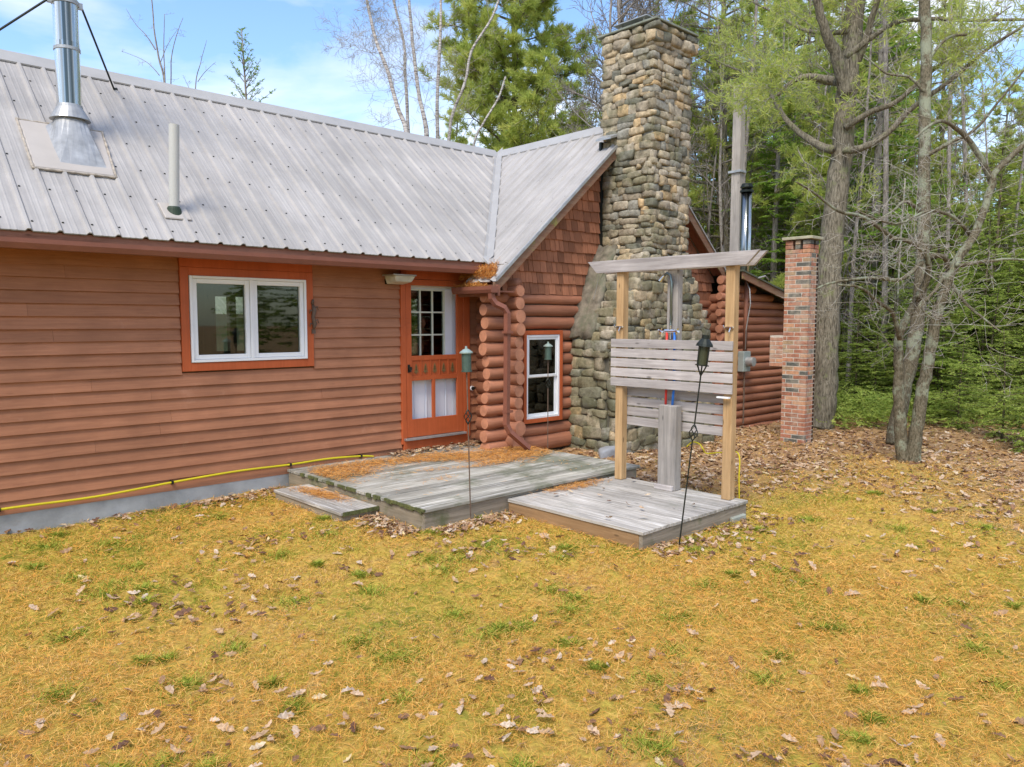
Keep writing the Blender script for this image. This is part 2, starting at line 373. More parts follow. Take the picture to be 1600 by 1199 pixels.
def patch(x, y, s, ph=0.):
    return .5+.5*np.clip(1.1*(np.sin(x*s+ph+1.3*np.sin(y*s*.7+ph))*np.cos(y*s*1.1-ph*.7+.9*np.sin(x*s*.6))) + .35*np.sin(3.1*s*x+2*s*y+ph)*np.sin(2.7*s*y-1.9*s*x), -1, 1)
def blades(name, x, y, h, wd, lean, rnd, mat, label, cat, zoff=0., base=None, parent=None):
    n = len(x); z = (ground_h(x, y) if base is None else base)+zoff
    P = np.stack([x, y, z], 1); a = rng.random(n)*2*math.pi; b = a+rng.normal(0, .6, n)
    W = np.stack([np.cos(a), np.sin(a), np.zeros(n)], 1)*wd[:, None]
    L = np.stack([-np.sin(b)*lean, np.cos(b)*lean, np.ones(n)], 1); L = unit(L)*h[:, None]
    mid = P+L*.55+np.array([0, 0, .0]); tip = P+L+np.stack([-np.sin(b), np.cos(b), np.zeros(n)], 1)*(h*lean*.35)[:, None]
    V = np.stack([P-W*.5, P+W*.5, mid+W*.35, tip, mid-W*.35], 1).reshape(-1, 3)
    o = fast(name, V, 5, np.repeat(rnd, 5), mat)
    return tag(o, label, cat, kind='stuff')
# lawn grass and moss
x, y = scatter(520000, 15, 2.8); L = litter(x, y); k = (rng.random(len(x)) > L**1.5*.88) & (rng.random(len(x)) < .5+.6*patch(x, y, 2.3, 5.)); x, y = x[k], y[k]
p1 = patch(x, y, 1.3); p2 = patch(x, y, 3.1, 2.); d = np.hypot(x, y)
wall = np.exp(-np.clip(7.9-y, 0, 9)/1.5)*(x < 5)                       # greener band under the clapboard wall
right = np.clip((x*.73-y*.68+.3)/2.2, -1, 1)                          # golden moss towards the right
rn = .445+.32*(p1-.5)+.34*(p2-.5)+.12*np.clip((8-d)/4, 0, 1)*patch(x, y, 1.4, 9.)-.16*wall+.02*right+.24*np.clip(-right, 0, 1)*np.clip((7-d)/4, 0, 1)*patch(x, y, .9, 7.)+rng.normal(0, .13, len(x))
grn = (patch(x, y, 1.9, 3.3) > .70) & (rng.random(len(x)) < .7); rn = np.where(grn, rn-.26, rn); rn = np.clip(rn, 0, 1)
h = (.010+.020*rng.random(len(x)))*(1.15-.35*p1)*np.clip(d/6, .8, 1.5)
blades('grass', x, y, h, .0026*np.clip(d/4, .75, 3)*(.6+.8*rng.random(len(x))), .6+rng.random(len(x))*1.2, rn, MT['grass'], 'short mossy yellow-green lawn grass in front of the cabin', 'grass')
# greener tufts
cx, cy = scatter(130, 13, 2.9); k = litter(cx, cy) < .4; cx, cy = cx[k], cy[k]
ti = rng.integers(0, len(cx), 26000); rr = np.abs(rng.normal(0, 1, len(ti)))*(.02+.13*rng.random(len(cx))[ti]**1.5); aa = rng.random(len(ti))*6.283
x = cx[ti]+rr*np.cos(aa); y = cy[ti]+rr*np.sin(aa); k = ~in_building(x, y); x, y = x[k], y[k]
blades('grass_tufts', x, y, .03+.035*rng.random(len(x)), np.full(len(x), .003)*np.clip(np.hypot(x, y)/5, .9, 2), .5+rng.random(len(x)), rng.random(len(x)), MT['green_grass'], 'small greener tufts of grass dotted over the lawn', 'grass')
def needles(name, x, y, z, label, ln=.06, flat=.25, mt='needle'):
    n = len(x); a = rng.normal(.9, .9, n)+np.where(rng.random(n) < .4, 1.5, 0); L = ln*(.6+.7*rng.random(n))
    D = unit(np.stack([np.cos(a), np.sin(a), rng.normal(0, flat, n)], 1))*L[:, None]*.5
    W = unit(np.stack([-np.sin(a), np.cos(a), rng.normal(0, .3, n)], 1))*(.0008*np.clip(np.hypot(x, y)/3.5, 1, 3.2))[:, None]
    P = np.stack([x, y, z+np.abs(rng.normal(.012, .008, n))+np.abs(D[:, 2])], 1)
    B = np.stack([rng.normal(0, .006, n), rng.normal(0, .006, n), np.zeros(n)], 1)
    V = np.stack([P-D-W, P+B-W, P+D, P+B+W, P-D+W], 1).reshape(-1, 3)
    o = fast(name, V, 5, np.repeat(rng.random(n), 5), MT[mt]); return tag(o, label, 'pine needles', kind='stuff')
x, y = scatter(215000, 14, 2.8); k = (rng.random(len(x)) < .15+.85*patch(x, y, 1.0, 4.)) & (rng.random(len(x)) > litter(x, y)*.6); x, y = x[k], y[k]
needles('pine_needles', x, y, ground_h(x, y)+.006, 'fallen orange pine needles strewn over the lawn')
def leaves(name, x, y, z, label, size=.05):
    """curled broad leaves: lobed 8-gon fan folded on its midrib"""
    n = len(x); s = size*(.55+.8*rng.random(n)); a = rng.random(n)*6.283
    T = np.stack([np.cos(a), np.sin(a), rng.normal(0, .22, n)], 1); T = unit(T)
    up = np.stack([rng.normal(0, .35, n), rng.normal(0, .35, n), np.ones(n)], 1); S = unit(np.cross(up, T)); N = np.cross(T, S)
    cu = rng.uniform(.1, .9, n); c2 = rng.uniform(-.1, .5, n)
    prof = [(-.95, 0), (-.55, .42), (-.25, .30), (.0, .60), (.3, .34), (.55, .40), (1.0, 0)]
    C = np.stack([x, y, z+.012+s*.18], 1)
    def pt(t, u): return C+(T*t+S*(u*(.75))[:, None] if False else T*t*s[:, None]+S*(u*.85*s)[:, None])+N*((np.abs(u)*cu+c2*t*t)*s)[:, None]
    L1 = [pt(t, np.full(n, u)) for t, u in prof]; L2 = [pt(t, np.full(n, -u*.93)) for t, u in prof]
    V = np.stack(L1+L2[1:-1], 1)      # 7 + 5
    m = V.shape[1]; base = (np.arange(n)*m)[:, None]
    q = []
    for i in range(1, 6): q.append((None, i))
    fl = [(0, 1, 7), (1, 2, 8), (1, 8, 7), (2, 3, 9), (2, 9, 8), (3, 4, 10), (3, 10, 9), (4, 5, 11), (4, 11, 10), (5, 6, 11)]
    F = (base[:, :, None]+np.array(fl)[None]).reshape(-1, 3)
    o = fast(name, V.reshape(-1, 3), 3, np.repeat(rng.random(n), m), MT['leaf'], F=F); return tag(o, label, 'leaves', kind='stuff')
# lawn leaves, sparse with drifts; litter under the wood, dense
x, y = scatter(3000, 13, 2.9); c = patch(x, y, 1.6, 1.); k = rng.random(len(x)) < .12+.5*(c > .78); x, y = x[k], y[k]
cx, cy = scatter(60, 12, 3.0); ti = (len(cx)*rng.random(620)**2).astype(int)
x2 = cx[ti]+rng.normal(0, .20, 620); y2 = cy[ti]+rng.normal(0, .20, 620)
x3, y3 = scatter(60000, 26, 5, .8); L = litter(x3, y3); k = rng.random(len(x3)) < L**1.4*.72+.012; x3, y3 = x3[k], y3[k]
# drifts along the decks and wall
t = rng.random(900); x4 = np.where(t < .25, 3.95-np.abs(rng.normal(0, .16, 900)), np.where(t < .55, rng.uniform(4.0, 5.1, 900), np.where(t < .8, rng.uniform(4.95, 6.9, 900), rng.uniform(2.9, 3.9, 900))))
y4 = np.where(t < .25, rng.uniform(5.4, 6.1, 900), np.where(t < .55, 5.36-np.abs(rng.normal(0, .13, 900)), np.where(t < .8, 3.72-np.abs(rng.normal(0, .22, 900)), 7.93-np.abs(rng.normal(0, .2, 900)))))
x = np.concatenate([x, x2, x4]); y = np.concatenate([y, y2, y4]); k = ~in_building(x, y); x, y = x[k], y[k]
leaves('fallen_leaves', x, y, ground_h(x, y), 'curled brown leaves scattered and drifted over the lawn', .037)
leaves('leaf_litter', x3, y3, ground_h(x3, y3)-.008, 'dense brown leaf litter along the log wall and wood edge', .048)

# ================================================================== THE CABIN
cabin = empty('log_cabin', (6.8, 8, 0), label='red-brown cabin with clapboard wing, log gable end and grey ribbed metal roofs', cat='cabin')
WY = 8.05; SW, SC = .83, .853
def zw(y): return 2.69+SW*(y-7.65)          # wing slope
def zc(x): return 2.67+SC*(x-6.7)           # gable slope
RY, RX, RZ = 10.27, 9.28, 4.87
def vx(y): return 6.7+(y-7.65)*SW/SC
def vy(x): return 7.65+(x-6.7)*SC/SW
# foundation
b = MB(); b.box(-3, 6.86, 8.02, 8.3, -.3, .19); b.build('foundation', MT['concrete'], cabin, bevel=.01)
# clapboards with real laps, cut round the window and the door
def clap(b, x0, x1, z0, z1, y=WY):
    e = .007*random.random()
    b.hexa([(x0, y-.030-e, z0), (x1, y-.030-e, z0), (x1, y+.01, z0), (x0, y+.01, z0), (x0, y-.004, z1), (x1, y-.004, z1), (x1, y+.01, z1), (x0, y+.01, z1)])
b = MB(); z = .17; EXP = .1185
while z < 2.66:
    z1 = min(z+EXP+.012, 2.68)
    spans = [(-3, 5.58), (6.69, 6.9)]
    if z+EXP > 1.385 and z < 2.455: spans = [(-3, 2.87), (4.365, 5.58), (6.69, 6.9)]
    if z < .30: spans = [(-3, 5.58)] + ([(5.58, 6.9)] if z < .2 else [(6.69, 6.9)])
    for s0, s1 in spans:
        cuts = [s0]
        if s1-s0 > 3: cuts.append(random.uniform(s0+1.5, s1-1)); 
        cuts.append(s1)
        for c0, c1 in zip(cuts, cuts[1:]): clap(b, c0+.0008, c1-.0008, z, z1)
    z += EXP
b.build('clapboard_siding', MT['siding'], cabin)
# sheathing with openings (window 2.96-4.28 x 1.46-2.38, door 5.66-6.60 x .38-2.42)
b = MB(); Y0, Y1 = WY+.01, WY+.14
b.box(-3, 2.96, Y0, Y1, .1, 2.9); b.box(4.28, 5.66, Y0, Y1, .1, 2.9); b.box(6.62, 6.95, Y0, Y1, .1, 2.9)
b.box(2.96, 4.28, Y0, Y1, .1, 1.46); b.box(2.96, 4.28, Y0, Y1, 2.38, 2.9); b.box(5.66, 6.62, Y0, Y1, .1, .38); b.box(5.66, 6.62, Y0, Y1, 2.44, 2.9)
# room behind: side walls, floor, ceiling, back wall with two narrow windows
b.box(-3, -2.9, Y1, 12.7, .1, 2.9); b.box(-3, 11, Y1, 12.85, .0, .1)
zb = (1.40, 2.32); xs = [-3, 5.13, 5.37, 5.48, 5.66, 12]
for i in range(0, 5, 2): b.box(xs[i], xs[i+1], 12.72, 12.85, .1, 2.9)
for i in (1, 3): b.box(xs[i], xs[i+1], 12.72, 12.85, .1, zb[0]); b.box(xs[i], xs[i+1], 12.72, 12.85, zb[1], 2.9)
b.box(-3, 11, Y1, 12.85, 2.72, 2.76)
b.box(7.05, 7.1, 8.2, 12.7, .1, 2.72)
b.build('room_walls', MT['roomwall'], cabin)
# wing window
def frame(b, x0, x1, z0, z1, w, y0, y1, wb=None):
    wb = w if wb is None else wb
    b.box(x0, x0+w, y0, y1, z0, z1); b.box(x1-w, x1, y0, y1, z0, z1)
    b.box(x0+w, x1-w, y0, y1, z0, z0+wb); b.box(x0+w, x1-w, y0, y1, z1-w, z1)
tr = MB(); frame(tr, 2.875, 4.36, 1.385, 2.455, .085, WY-.045, WY+.02); tr.box(2.875, 4.36, WY-.043, WY+.02, 2.456, 2.58); wt = tr.build('window', MT['trim'], cabin, bevel=.003)
f = MB(); frame(f, 2.965, 4.272, 1.475, 2.37, .028, WY-.058, WY+.05); f.box(3.605, 3.645, WY-.055, WY+.05, 1.503, 2.342)
f.build('frame', MT['white'], wt, bevel=.003)
for x0, x1 in ((2.996, 3.603), (3.647, 4.242)):
    s = MB(); frame(s, x0, x1, 1.505, 2.34, .046, WY-.042, WY+.02); s.build('sash', MT['white'], wt, bevel=.004)
    g = MB(); g.box(x0+.044, x1-.044, WY-.012, WY-.008, 1.549, 2.296); g.build('pane', MT['glass'], wt)
# door: casing, inner white door, screen door
c = MB(); c.box(5.575, 5.645, WY-.05, WY+.02, .33, 2.63); c.box(6.59, 6.70, WY-.05, WY+.02, .33, 2.63); c.box(5.645, 6.59, WY-.05, WY+.02, 2.44, 2.63)
c.box(5.60, 6.68, WY-.055, WY+.02, .24, .375); c.build('door_casing', MT['trim'], cabin, bevel=.003)
c = MB(); c.box(5.60, 6.60, WY-.10, WY-.02, .376, .405); c.build('door_sill', MT['galv'], cabin, bevel=.004)
d = MB(); YI0, YI1 = WY+.07, WY+.11
frame(d, 5.645, 6.60, .40, 2.44, .12, YI0, YI1); d.box(5.765, 6.48, YI0, YI1, .52, 1.42); inner = d.build('inner_door', MT['doorwhite'], cabin, bevel=.003)
p = MB()
for x0, x1 in ((5.80, 6.05), (6.13, 6.38)):
    frame(p, x0, x1, .58, 1.32, .02, YI0-.012, YI0); p.box(x0+.04, x1-.04, YI0-.01, YI0, .62, 1.28)
p.build('raised_panel', MT['doorwhite'], inner, bevel=.004)
g = MB(); g.box(5.765, 6.48, YI0+.015, YI0+.02, 1.42, 2.32); g.build('pane', MT['glass'], inner)
g = MB(); frame(g, 5.765, 6.36, 1.42, 2.32, .02, YI0-.01, YI0+.03)
for x in (5.955, 6.155): g.box(x-.009, x+.009, YI0-.008, YI0+.012, 1.44, 2.30)
for z in (1.725, 2.02): g.box(5.785, 6.34, YI0-.009, YI0+.011, z-.009, z+.009)
g.build('muntin', MT['cream'], inner)
g = MB(); g.box(6.36, 6.48, YI0-.012, YI1, 1.42, 2.32); g.build('stile', MT['doorwhite'], inner)
s = MB(); SX0, SX1 = 5.65, 6.585; A, B = WY-.045, WY-.012
s.box(SX0, SX0+.085, A, B, .41, 2.435); s.box(SX1-.105, SX1, A, B, .41, 2.435)
s.box(SX0+.085, SX1-.105, A, B, .41, .64); s.box(SX0+.085, SX1-.105, A, B, 2.36, 2.435)
s.box(SX0+.085, SX1-.105, A, B, 1.40, 1.46); s.box(SX0+.085, SX1-.105, A, B, 1.14, 1.20); s.box(6.065, 6.11, A, B, .64, 1.14)
for i in range(6):
    x = SX0+.085+i*(SX1-SX0-.19)/5; s.box(x-.007, x+.007, A-.002, B, 1.20, 1.40)
sdo = s.build('screen_door', MT['trim'], cabin, bevel=.003)
s = MB(); s.box(SX0+.085, SX1-.105, A+.014, B-.004, 1.20, 1.40); s.build('ornament_panel', MT['trim'], sdo)
ORN = simple('ornament_brown', (.20, .13, .05), .7)
for i in range(5):   # five little fretwork fir trees
    s = MB()
    x = SX0+.085+(i+.5)*(SX1-SX0-.19)/5
    for k in range(3):
        w_ = .036-.008*k; zz = 1.245+.03*k
        s.prism([(x-w_, A+.004, zz), (x+w_, A+.004, zz), (x, A+.004, zz+.05)], (0, .009, 0))
    s.box(x-.007, x+.007, A+.004, A+.013, 1.225, 1.25); s.build('fir_ornament', ORN, sdo)
s = MB(); s.tube([(5.685, A-.045, 1.30), (5.685, A, 1.30)], [.026, .018], 12); s.box(5.668, 5.702, A-.008, A, 1.25, 1.35); s.tube([(5.685, A-.03, 1.30), (5.685, A-.05, 1.26)], .009, 8); s.build('door_handle', MT['black'], sdo)
# light over the door, camera, ornament
lf = MB(); lf.hexa([(5.36, 7.80, 2.385), (5.60, 7.80, 2.385), (5.60, 7.99, 2.36), (5.36, 7.99, 2.36), (5.33, 7.76, 2.455), (5.63, 7.76, 2.455), (5.63, 8.0, 2.455), (5.33, 8.0, 2.455)])
lo = lf.build('porch_light', simple('light_cream', (.55, .57, .50), .4), cabin, bevel=.006)
lf = MB(); lf.box(5.30, 5.64, 7.75, 8.0, 2.456, 2.475); lf.build('light_hood', MT['galv'], lo, bevel=.003)
lf = MB(); lf.box(5.36, 5.46, 7.99, 8.05, 2.36, 2.46); lf.build('light_bracket', MT['black'], lo)
lf = MB(); lf.tube([(6.735, 8.05, .985), (6.735, 7.985, .985)], [.032, .032], 16); co = lf.build('outdoor_socket', MT['white'], cabin, smooth=False)
lf = MB(); lf.tube([(6.735, 7.99, .985), (6.735, 7.965, .985)], [.026, .022], 16); lf.build('socket_cap', MT['black'], co)
orn = empty('wall_ornament', (4.33, 8.0, 1.75), label='small rusty iron creature ornament hung beside the white wing window', cat='ornament')
q = MB(); q.tube([(4.345, 7.995, 2.10), (4.365, 7.985, 2.03), (4.345, 7.985, 1.95), (4.365, 7.985, 1.87), (4.35, 7.995, 1.79)], [.012, .026, .020, .026, .008], 10)
q.tube([(4.345, 7.995, 2.10), (4.35, 7.985, 2.15)], [.02, .012], 8); q.build('body', MT['rust'], orn, smooth=True)
for (z, s) in ((2.05, 1), (2.01, -1), (1.90, 1), (1.86, -1)):
    q = MB(); q.tube([(4.355, 7.985, z), (4.355+.045*s, 7.98, z+.02), (4.355+.055*s, 7.98, z-.02)], [.009, .008, .006], 6); q.build('leg', MT['rust'], orn, smooth=True)
q = MB(); q.box(4.33, 4.375, 7.985, 8.01, 1.76, 1.81); q.build('mount', MT['rust'], orn)

# ---- eave of the wing
b = MB(); b.box(-3, 6.62, 7.655, 7.70, 2.56, 2.675); b.build('fascia', MT['fascia'], cabin)
b = MB(); b.box(-3, 6.75, 7.70, 8.04, 2.585, 2.60); b.build('soffit', MT['fascia'], cabin)
def gutter(x0, x1, y0, y1, zt, dep, name='gutter', alongx=True):
    pr = [(0, 0), (0, -dep*.45), (.02, -dep), (y1-y0, -dep), (y1-y0, 0), (y1-y0-.006, 0), (y1-y0-.006, -dep+.006), (.024, -dep+.006), (.006, -dep*.45), (.006, -.006), (.016, -.006), (.016, 0)]
    g = MB()
    if alongx: g.prism([(x0, y0+u, zt+v) for u, v in pr], (x1-x0, 0, 0))
    else: g.prism([(x0+u, y0, zt+v) for u, v in pr], (0, x1-x0, 0))
    return g
g = gutter(-3, 6.52, 7.545, 7.65, 2.60, .085); gt = g.build('gutter', MT['gutter'], cabin)
g = MB(); g.box(-3, 6.5, 7.56, 7.64, 2.57, 2.585); g.build('gutter_debris', simple('gutter_moss', (.16, .17, .05), .95, 0, .6, 9, .8, ((.45, .30, .10), 5, .55, .8)), gt)
# ---- metal roof of the wing: ribbed sheets
def ribs(lo, hi, pitch=.2355, off=0.):
    """profile stations (pos, height)"""
    out = []; k = math.ceil((lo-off)/pitch)-1
    st = [(lo, 0.)]
    while off+k*pitch < hi+.1:
        c = off+k*pitch
        for dx, h in ((-.030, 0), (-.012, .024), (.012, .024), (.030, 0), (.088, 0), (.096, .0022), (.103, .0022), (.111, 0), (.135, 0), (.143, .0022), (.150, .0022), (.158, 0)):
            p = c+dx
            if lo < p < hi: st.append((p, h))
        k += 1
    st.append((hi, 0.)); return st
def sheet(st, lo_f, hi_f, pt, thick=.012):
    V = []; F = []
    for p, h in st:
        a, c = lo_f(p), hi_f(p)
        V += [pt(p, a, h), pt(p, c, h), pt(p, a, h-thick), pt(p, c, h-thick)]
    for i in range(len(st)-1):
        o = i*4; n = o+4
        F += [(o, n, n+1, o+1), (o+2, o+3, n+3, n+2), (o, o+2, n+2, n), (o+1, n+1, n+3, o+3)]
    return V, F
st = ribs(-3, 9.26, off=1.5)
pw = lambda x, y, h: (x, y-h*.64, zw(y)+h*.77)
V, F = sheet(st, lambda x: 7.63 if x < 6.68 else min(vy(x)+.0, RY-.01), lambda x: RY, pw)
roof = empty('roof', (6.8, 10, 4)); roof.parent = cabin; roof.location = (0, 2, 4)
m = MB(); m.add(V, F, .5); m.build('wing_sheeting', MT['roof'], roof)
m = MB(); m.hexa([(-3, RY, RZ-.03), (9.3, RY, RZ-.03), (9.3, RY+2.7, RZ-2.28), (-3, RY+2.7, RZ-2.28), (-3, RY, RZ), (9.3, RY, RZ), (9.3, RY+2.7, RZ-2.25), (-3, RY+2.7, RZ-2.25)])
m.build('rear_sheeting', MT['roof'], roof)
m = MB()
m.prism([(-3, RY-.16, RZ+.026-.16*SW), (-3, RY, RZ+.045), (-3, RY+.16, RZ+.026-.16*SW), (-3, RY+.155, RZ+.01-.16*SW), (-3, RY, RZ+.03), (-3, RY-.155, RZ+.01-.16*SW)], (12.20, 0, 0)); m.build('ridge_cap', MT['flat_tin'], roof)
# gable roof (ridge along y)
def cst(y): return 6.66 if y < 7.63 else vx(y)
st = ribs(7.14, 10.25, off=7.22)
pc = lambda y, x, h: (x-h*.65, y, zc(x)+h*.76)
V, F = sheet(st, cst, lambda y: RX, pc); F = [f[::-1] for f in F]
m = MB(); m.add(V, F, .5); m.build('gable_sheeting', MT['roofx'], roof)
st = ribs(7.14, 7.72, off=7.22); V, F = sheet(st, lambda y: 6.40, lambda y: 6.74, lambda y, x, h: (x-h*.65, y, zc(x)+h*.76-.013))
m = MB(); m.add(V, [f[::-1] for f in F], .5); m.build('eave_sheet', MT['roofx'], roof)
# its far slope, breaking to the lean-to on the right
XB = 11.75; ZB = RZ-.853*(XB-RX)
m = MB(); y0, y1 = 7.14, 12.9
def slab(b, xa, za, xb, zb, y0, y1, t=.03): b.hexa([(xa, y0, za-t), (xb, y0, zb-t), (xb, y1, zb-t), (xa, y1, za-t), (xa, y0, za), (xb, y0, zb), (xb, y1, zb), (xa, y1, za)])
slab(m, RX, RZ, XB, ZB, y0, 12.9); slab(m, RX, RZ, 6.42, RZ-2.43, 10.28, 12.9)
m.build('far_slope', MT['roofx'], roof)
SHX, SHZ = 14.3, 2.22
m = MB(); slab(m, XB-.05, ZB+.01, SHX, SHZ, 6.80, 12.5); m.build('lean_to_roof', simple('dark_roofing', (.09, .10, .07), .8), roof)
m = MB(); m.prism([(RX-.16, 7.16, RZ+.026-.136), (RX, 7.16, RZ+.048), (RX+.16, 7.16, RZ+.026-.136), (RX+.155, 7.16, RZ-.126), (RX, 7.16, RZ+.03), (RX-.155, 7.16, RZ-.126)], (0, 3.1, 0)); m.build('ridge_cap', MT['flat_tin'], roof)
# valley tin
def on_w(x, y, h=.0): return (x, y, zw(y)+h)
def on_c(x, y, h=.0): return (x, y, zc(x)+h)
m = MB(); vs = []; 
N = 14; dw, dc = .05, .13
for i in range(N+1):
    t = i/N; y = 7.60+(RY-7.60)*t; x = vx(y); j = .006*random.uniform(-1, 1)
    vs += [on_w(x-dw+j, y+.0, .030), on_w(x, y, .026), on_c(x+dc+j, y, .034)]
fs = []
for i in range(N):
    o = i*3; fs += [(o, o+1, o+4, o+3), (o+1, o+2, o+5, o+4)]
o_ = m.add(vs, fs, .5).build('valley_flashing', MT['flat_tin'], roof); s_ = o_.modifiers.new('solid', 'SOLIDIFY'); s_.thickness = .003
m = MB(); m.hexa([(6.60, 7.50, 2.63), (6.74, 7.50, 2.665), (6.82, 7.68, 2.72), (6.66, 7.68, 2.69), (6.60, 7.50, 2.65), (6.74, 7.50, 2.69), (6.82, 7.68, 2.78), (6.66, 7.68, 2.75)]); m.build('valley_end', MT['flat_tin'], roof, bevel=.004)
# screws
m = MB()
for r, yy in enumerate(np.arange(7.75, 10.15, .42)):
    for k in range(-18, 33):
        x = 1.5+k*.2355+.045
        if x > (6.6 if yy < 7.8 else vx(yy)-.1): continue
        x += random.uniform(-.006, .006); y = yy+random.uniform(-.012, .012)
        z = zw(y)+.001; s = .0105
        m.tube([(x, y, z), (x, y-.64*.006, z+.006)], [s, s*.8], 6)
m.build('roof_screws', MT['black'], roof)
m = MB()
for xx in np.arange(6.9, 9.1, .45):
    for k in range(0, 13):
        y = 7.22+k*.2355+.05
        if y > vy(xx)-.12: continue
        m.tube([(xx, y, zc(xx)), (xx-.005, y, zc(xx)+.006)], [.009, .007], 6)
m.build('roof_screws', MT['rust'], roof)
# rake boards
def rake(xa, za, xb, zb, y0, y1, d, mat, name='rake_board', t=.032):
    m = MB(); m.hexa([(xa, y0, za-t-d), (xb, y0, zb-t-d), (xb, y1, zb-t-d), (xa, y1, za-t-d), (xa, y0, za-t), (xb, y0, zb-t), (xb, y1, zb-t), (xa, y1, za-t)]); return m.build(name, mat, cabin)
rake(6.40, zc(6.40), RX, RZ, 7.16, 7.19, .15, MT['rake']); 
rake(RX, RZ, XB-.02, ZB+.02, 7.16, 7.19, .15, MT['rake'])
rake(XB-.02, ZB+.02, SHX, SHZ, 6.82, 6.85, .13, MT['rake'])
# metal trim strip along the rake edge
m = MB(); m.hexa([(6.42, 7.135, zc(6.42)-.035), (RX, 7.135, RZ-.035), (RX, 7.158, RZ-.035), (6.42, 7.158, zc(6.42)-.035), (6.42, 7.135, zc(6.42)+.012), (RX, 7.135, RZ+.012), (RX, 7.158, RZ+.012), (6.42, 7.158, zc(6.42)+.012)])
m.build('rake_trim', MT['galv'], roof)
m = MB(); slab(m, 6.45, zc(6.45)-.05, RX, RZ-.05, 7.19, 7.42, .02); slab(m, RX, RZ-.05, XB, ZB-.05, 7.19, 7.42, .02); m.build('rake_soffit', MT['fascia'], cabin)
# ---- shingled gable
GY = 7.42
m = MB(); m.prism([(6.75, GY+.03, 2.3), (11.7, GY+.03, 2.3), (11.7, GY+.03, ZB-.04), (RX, GY+.03, RZ-.1), (6.75, GY+.03, zc(6.75)-.06)], (0, .1, 0)); m.build('gable_sheathing', MT['dark'], cabin)
m = MB(); z = 2.27; row = 0
while z < 4.8:
    x = 6.78+random.uniform(-.05, 0)
    while x < 11.7:
        wd = random.uniform(.075, .165); x1 = x+wd
        lim = lambda xx: (zc(xx) if xx < RX else RZ-.853*(xx-RX))-.075
        zt0, zt1 = min(z+.19, lim(x)), min(z+.19, lim(x1))
        if z < lim(x)-.02 and z < lim(x1)-.02 and not (8.95 < x < 9.5):
            j = random.uniform(-.006, .006); e = random.uniform(0, .006)
            m.hexa([(x+.002, GY-.014-e, z+j), (x1-.002, GY-.014-e, z+j+random.uniform(-.003, .003)), (x1-.002, GY+.028, z+j), (x+.002, GY+.028, z+j), (x+.002, GY+.012, zt0), (x1-.002, GY+.012, zt1), (x1-.002, GY+.028, zt1), (x+.002, GY+.028, zt0)])
        x = x1+.003
    z += .152; row += 1
m.build('shingle_gable', MT['shake'], cabin)
# ---- log walls
def logm(mb, me, p0, p1, r, n=16):
    r *= random.uniform(.94, 1.06)
    """log with slightly irregular radius; ends as separate slightly chamfered discs"""
    p0, p1 = Vector(p0), Vector(p1); L = (p1-p0).length; k = max(2, int(L/.35)); ax = (p1-p0)/L
    pts = []; rad = []
    for i in range(k+1):
        pts.append(p0+ax*L*i/k+Vector((0, 0, random.uniform(-.004, .004)))); rad.append(r*random.uniform(.945, 1.04))
    pts = [p0]+[p0+ax*.014]+pts[1:-1]+[p1-ax*.014]+[p1]; rad = [rad[0]*.90, rad[0]]+rad[1:-1]+[rad[-1], rad[-1]*.90]
    mb.tube(pts, rad, n, cap=False)
    for p, d in ((p0, -ax), (p1, ax)):
        c = p+d*.0005; t = d.orthogonal().normalized(); u = d.cross(t)
        me.add([c+d*.003]+[c+(t*math.cos(a)+u*math.sin(a))*r*.90 for a in [2*math.pi*i/n for i in range(n)]], [(0, 1+i, 1+(i+1) % n) for i in range(n)])
zs = [.22, .40, .57, .74, .90, 1.06, 1.22, 1.38, 1.54, 1.71, 1.88, 2.05, 2.21]
rs = [.115, .088, .083, .082, .080, .079, .082, .078, .083, .084, .087, .084, .074]
rnd_l = MB(); ends = MB(); WX0, WX1, WZ0, WZ1 = 7.12, 7.86, .52, 1.76
for z, r in zip(zs, rs):
    xe = 6.49+random.uniform(-.035, .035)
    if z-r*.5 < WZ1 and z+r*.5 > WZ0:
        logm(rnd_l, ends, (xe, 7.46, z), (WX0+.03, 7.46, z), r); logm(rnd_l, ends, (WX1-.03, 7.46, z), (11.85, 7.46, z), r)
    else: logm(rnd_l, ends, (xe, 7.46, z), (11.85+random.uniform(-.04, .05), 7.46, z), r)
lw = rnd_l.build('log_wall', MT['log'], cabin, smooth=True); ends.build('log_ends', MT['logend'], lw)
l2 = MB(); e2 = MB(); l2b = MB(); e2b = MB()
for z, r in zip(zs, rs):
    z = z+.085; r = r*random.uniform(1.0, 1.2)
    if z > 2.4: continue
    logm(l2, e2, (6.915+random.uniform(-.008, .008), 7.235+random.uniform(-.03, .03), z), (6.915, 8.04, z), r)
    logm(l2b, e2b, (11.72, 7.22+random.uniform(-.03, .03), z), (11.72, 8.1, z), r)
l2.tube([(6.915, 7.26, 2.40), (6.915, 8.0, 2.40)], [.062, .062], 16)
lw2 = l2.build('side_log_wall', MT['logy'], cabin, smooth=True); e2.build('log_ends', MT['logend'], lw2)
lw3 = l2b.build('side_log_wall', MT['logy'], cabin, smooth=True); e2b.build('log_ends', MT['logend'], lw3)
m = MB(); m.box(6.9, 7.12, 7.44, 7.6, .05, 2.3); m.box(7.86, 11.8, 7.44, 7.6, .05, 2.3); m.box(7.12, 7.86, 7.44, 7.6, .05, .52); m.box(7.12, 7.86, 7.44, 7.6, 1.76, 2.3)
m.box(6.92, 7.0, 7.44, 8.1, .05, 2.35); m.build('log_chinking', MT['dark'], cabin)
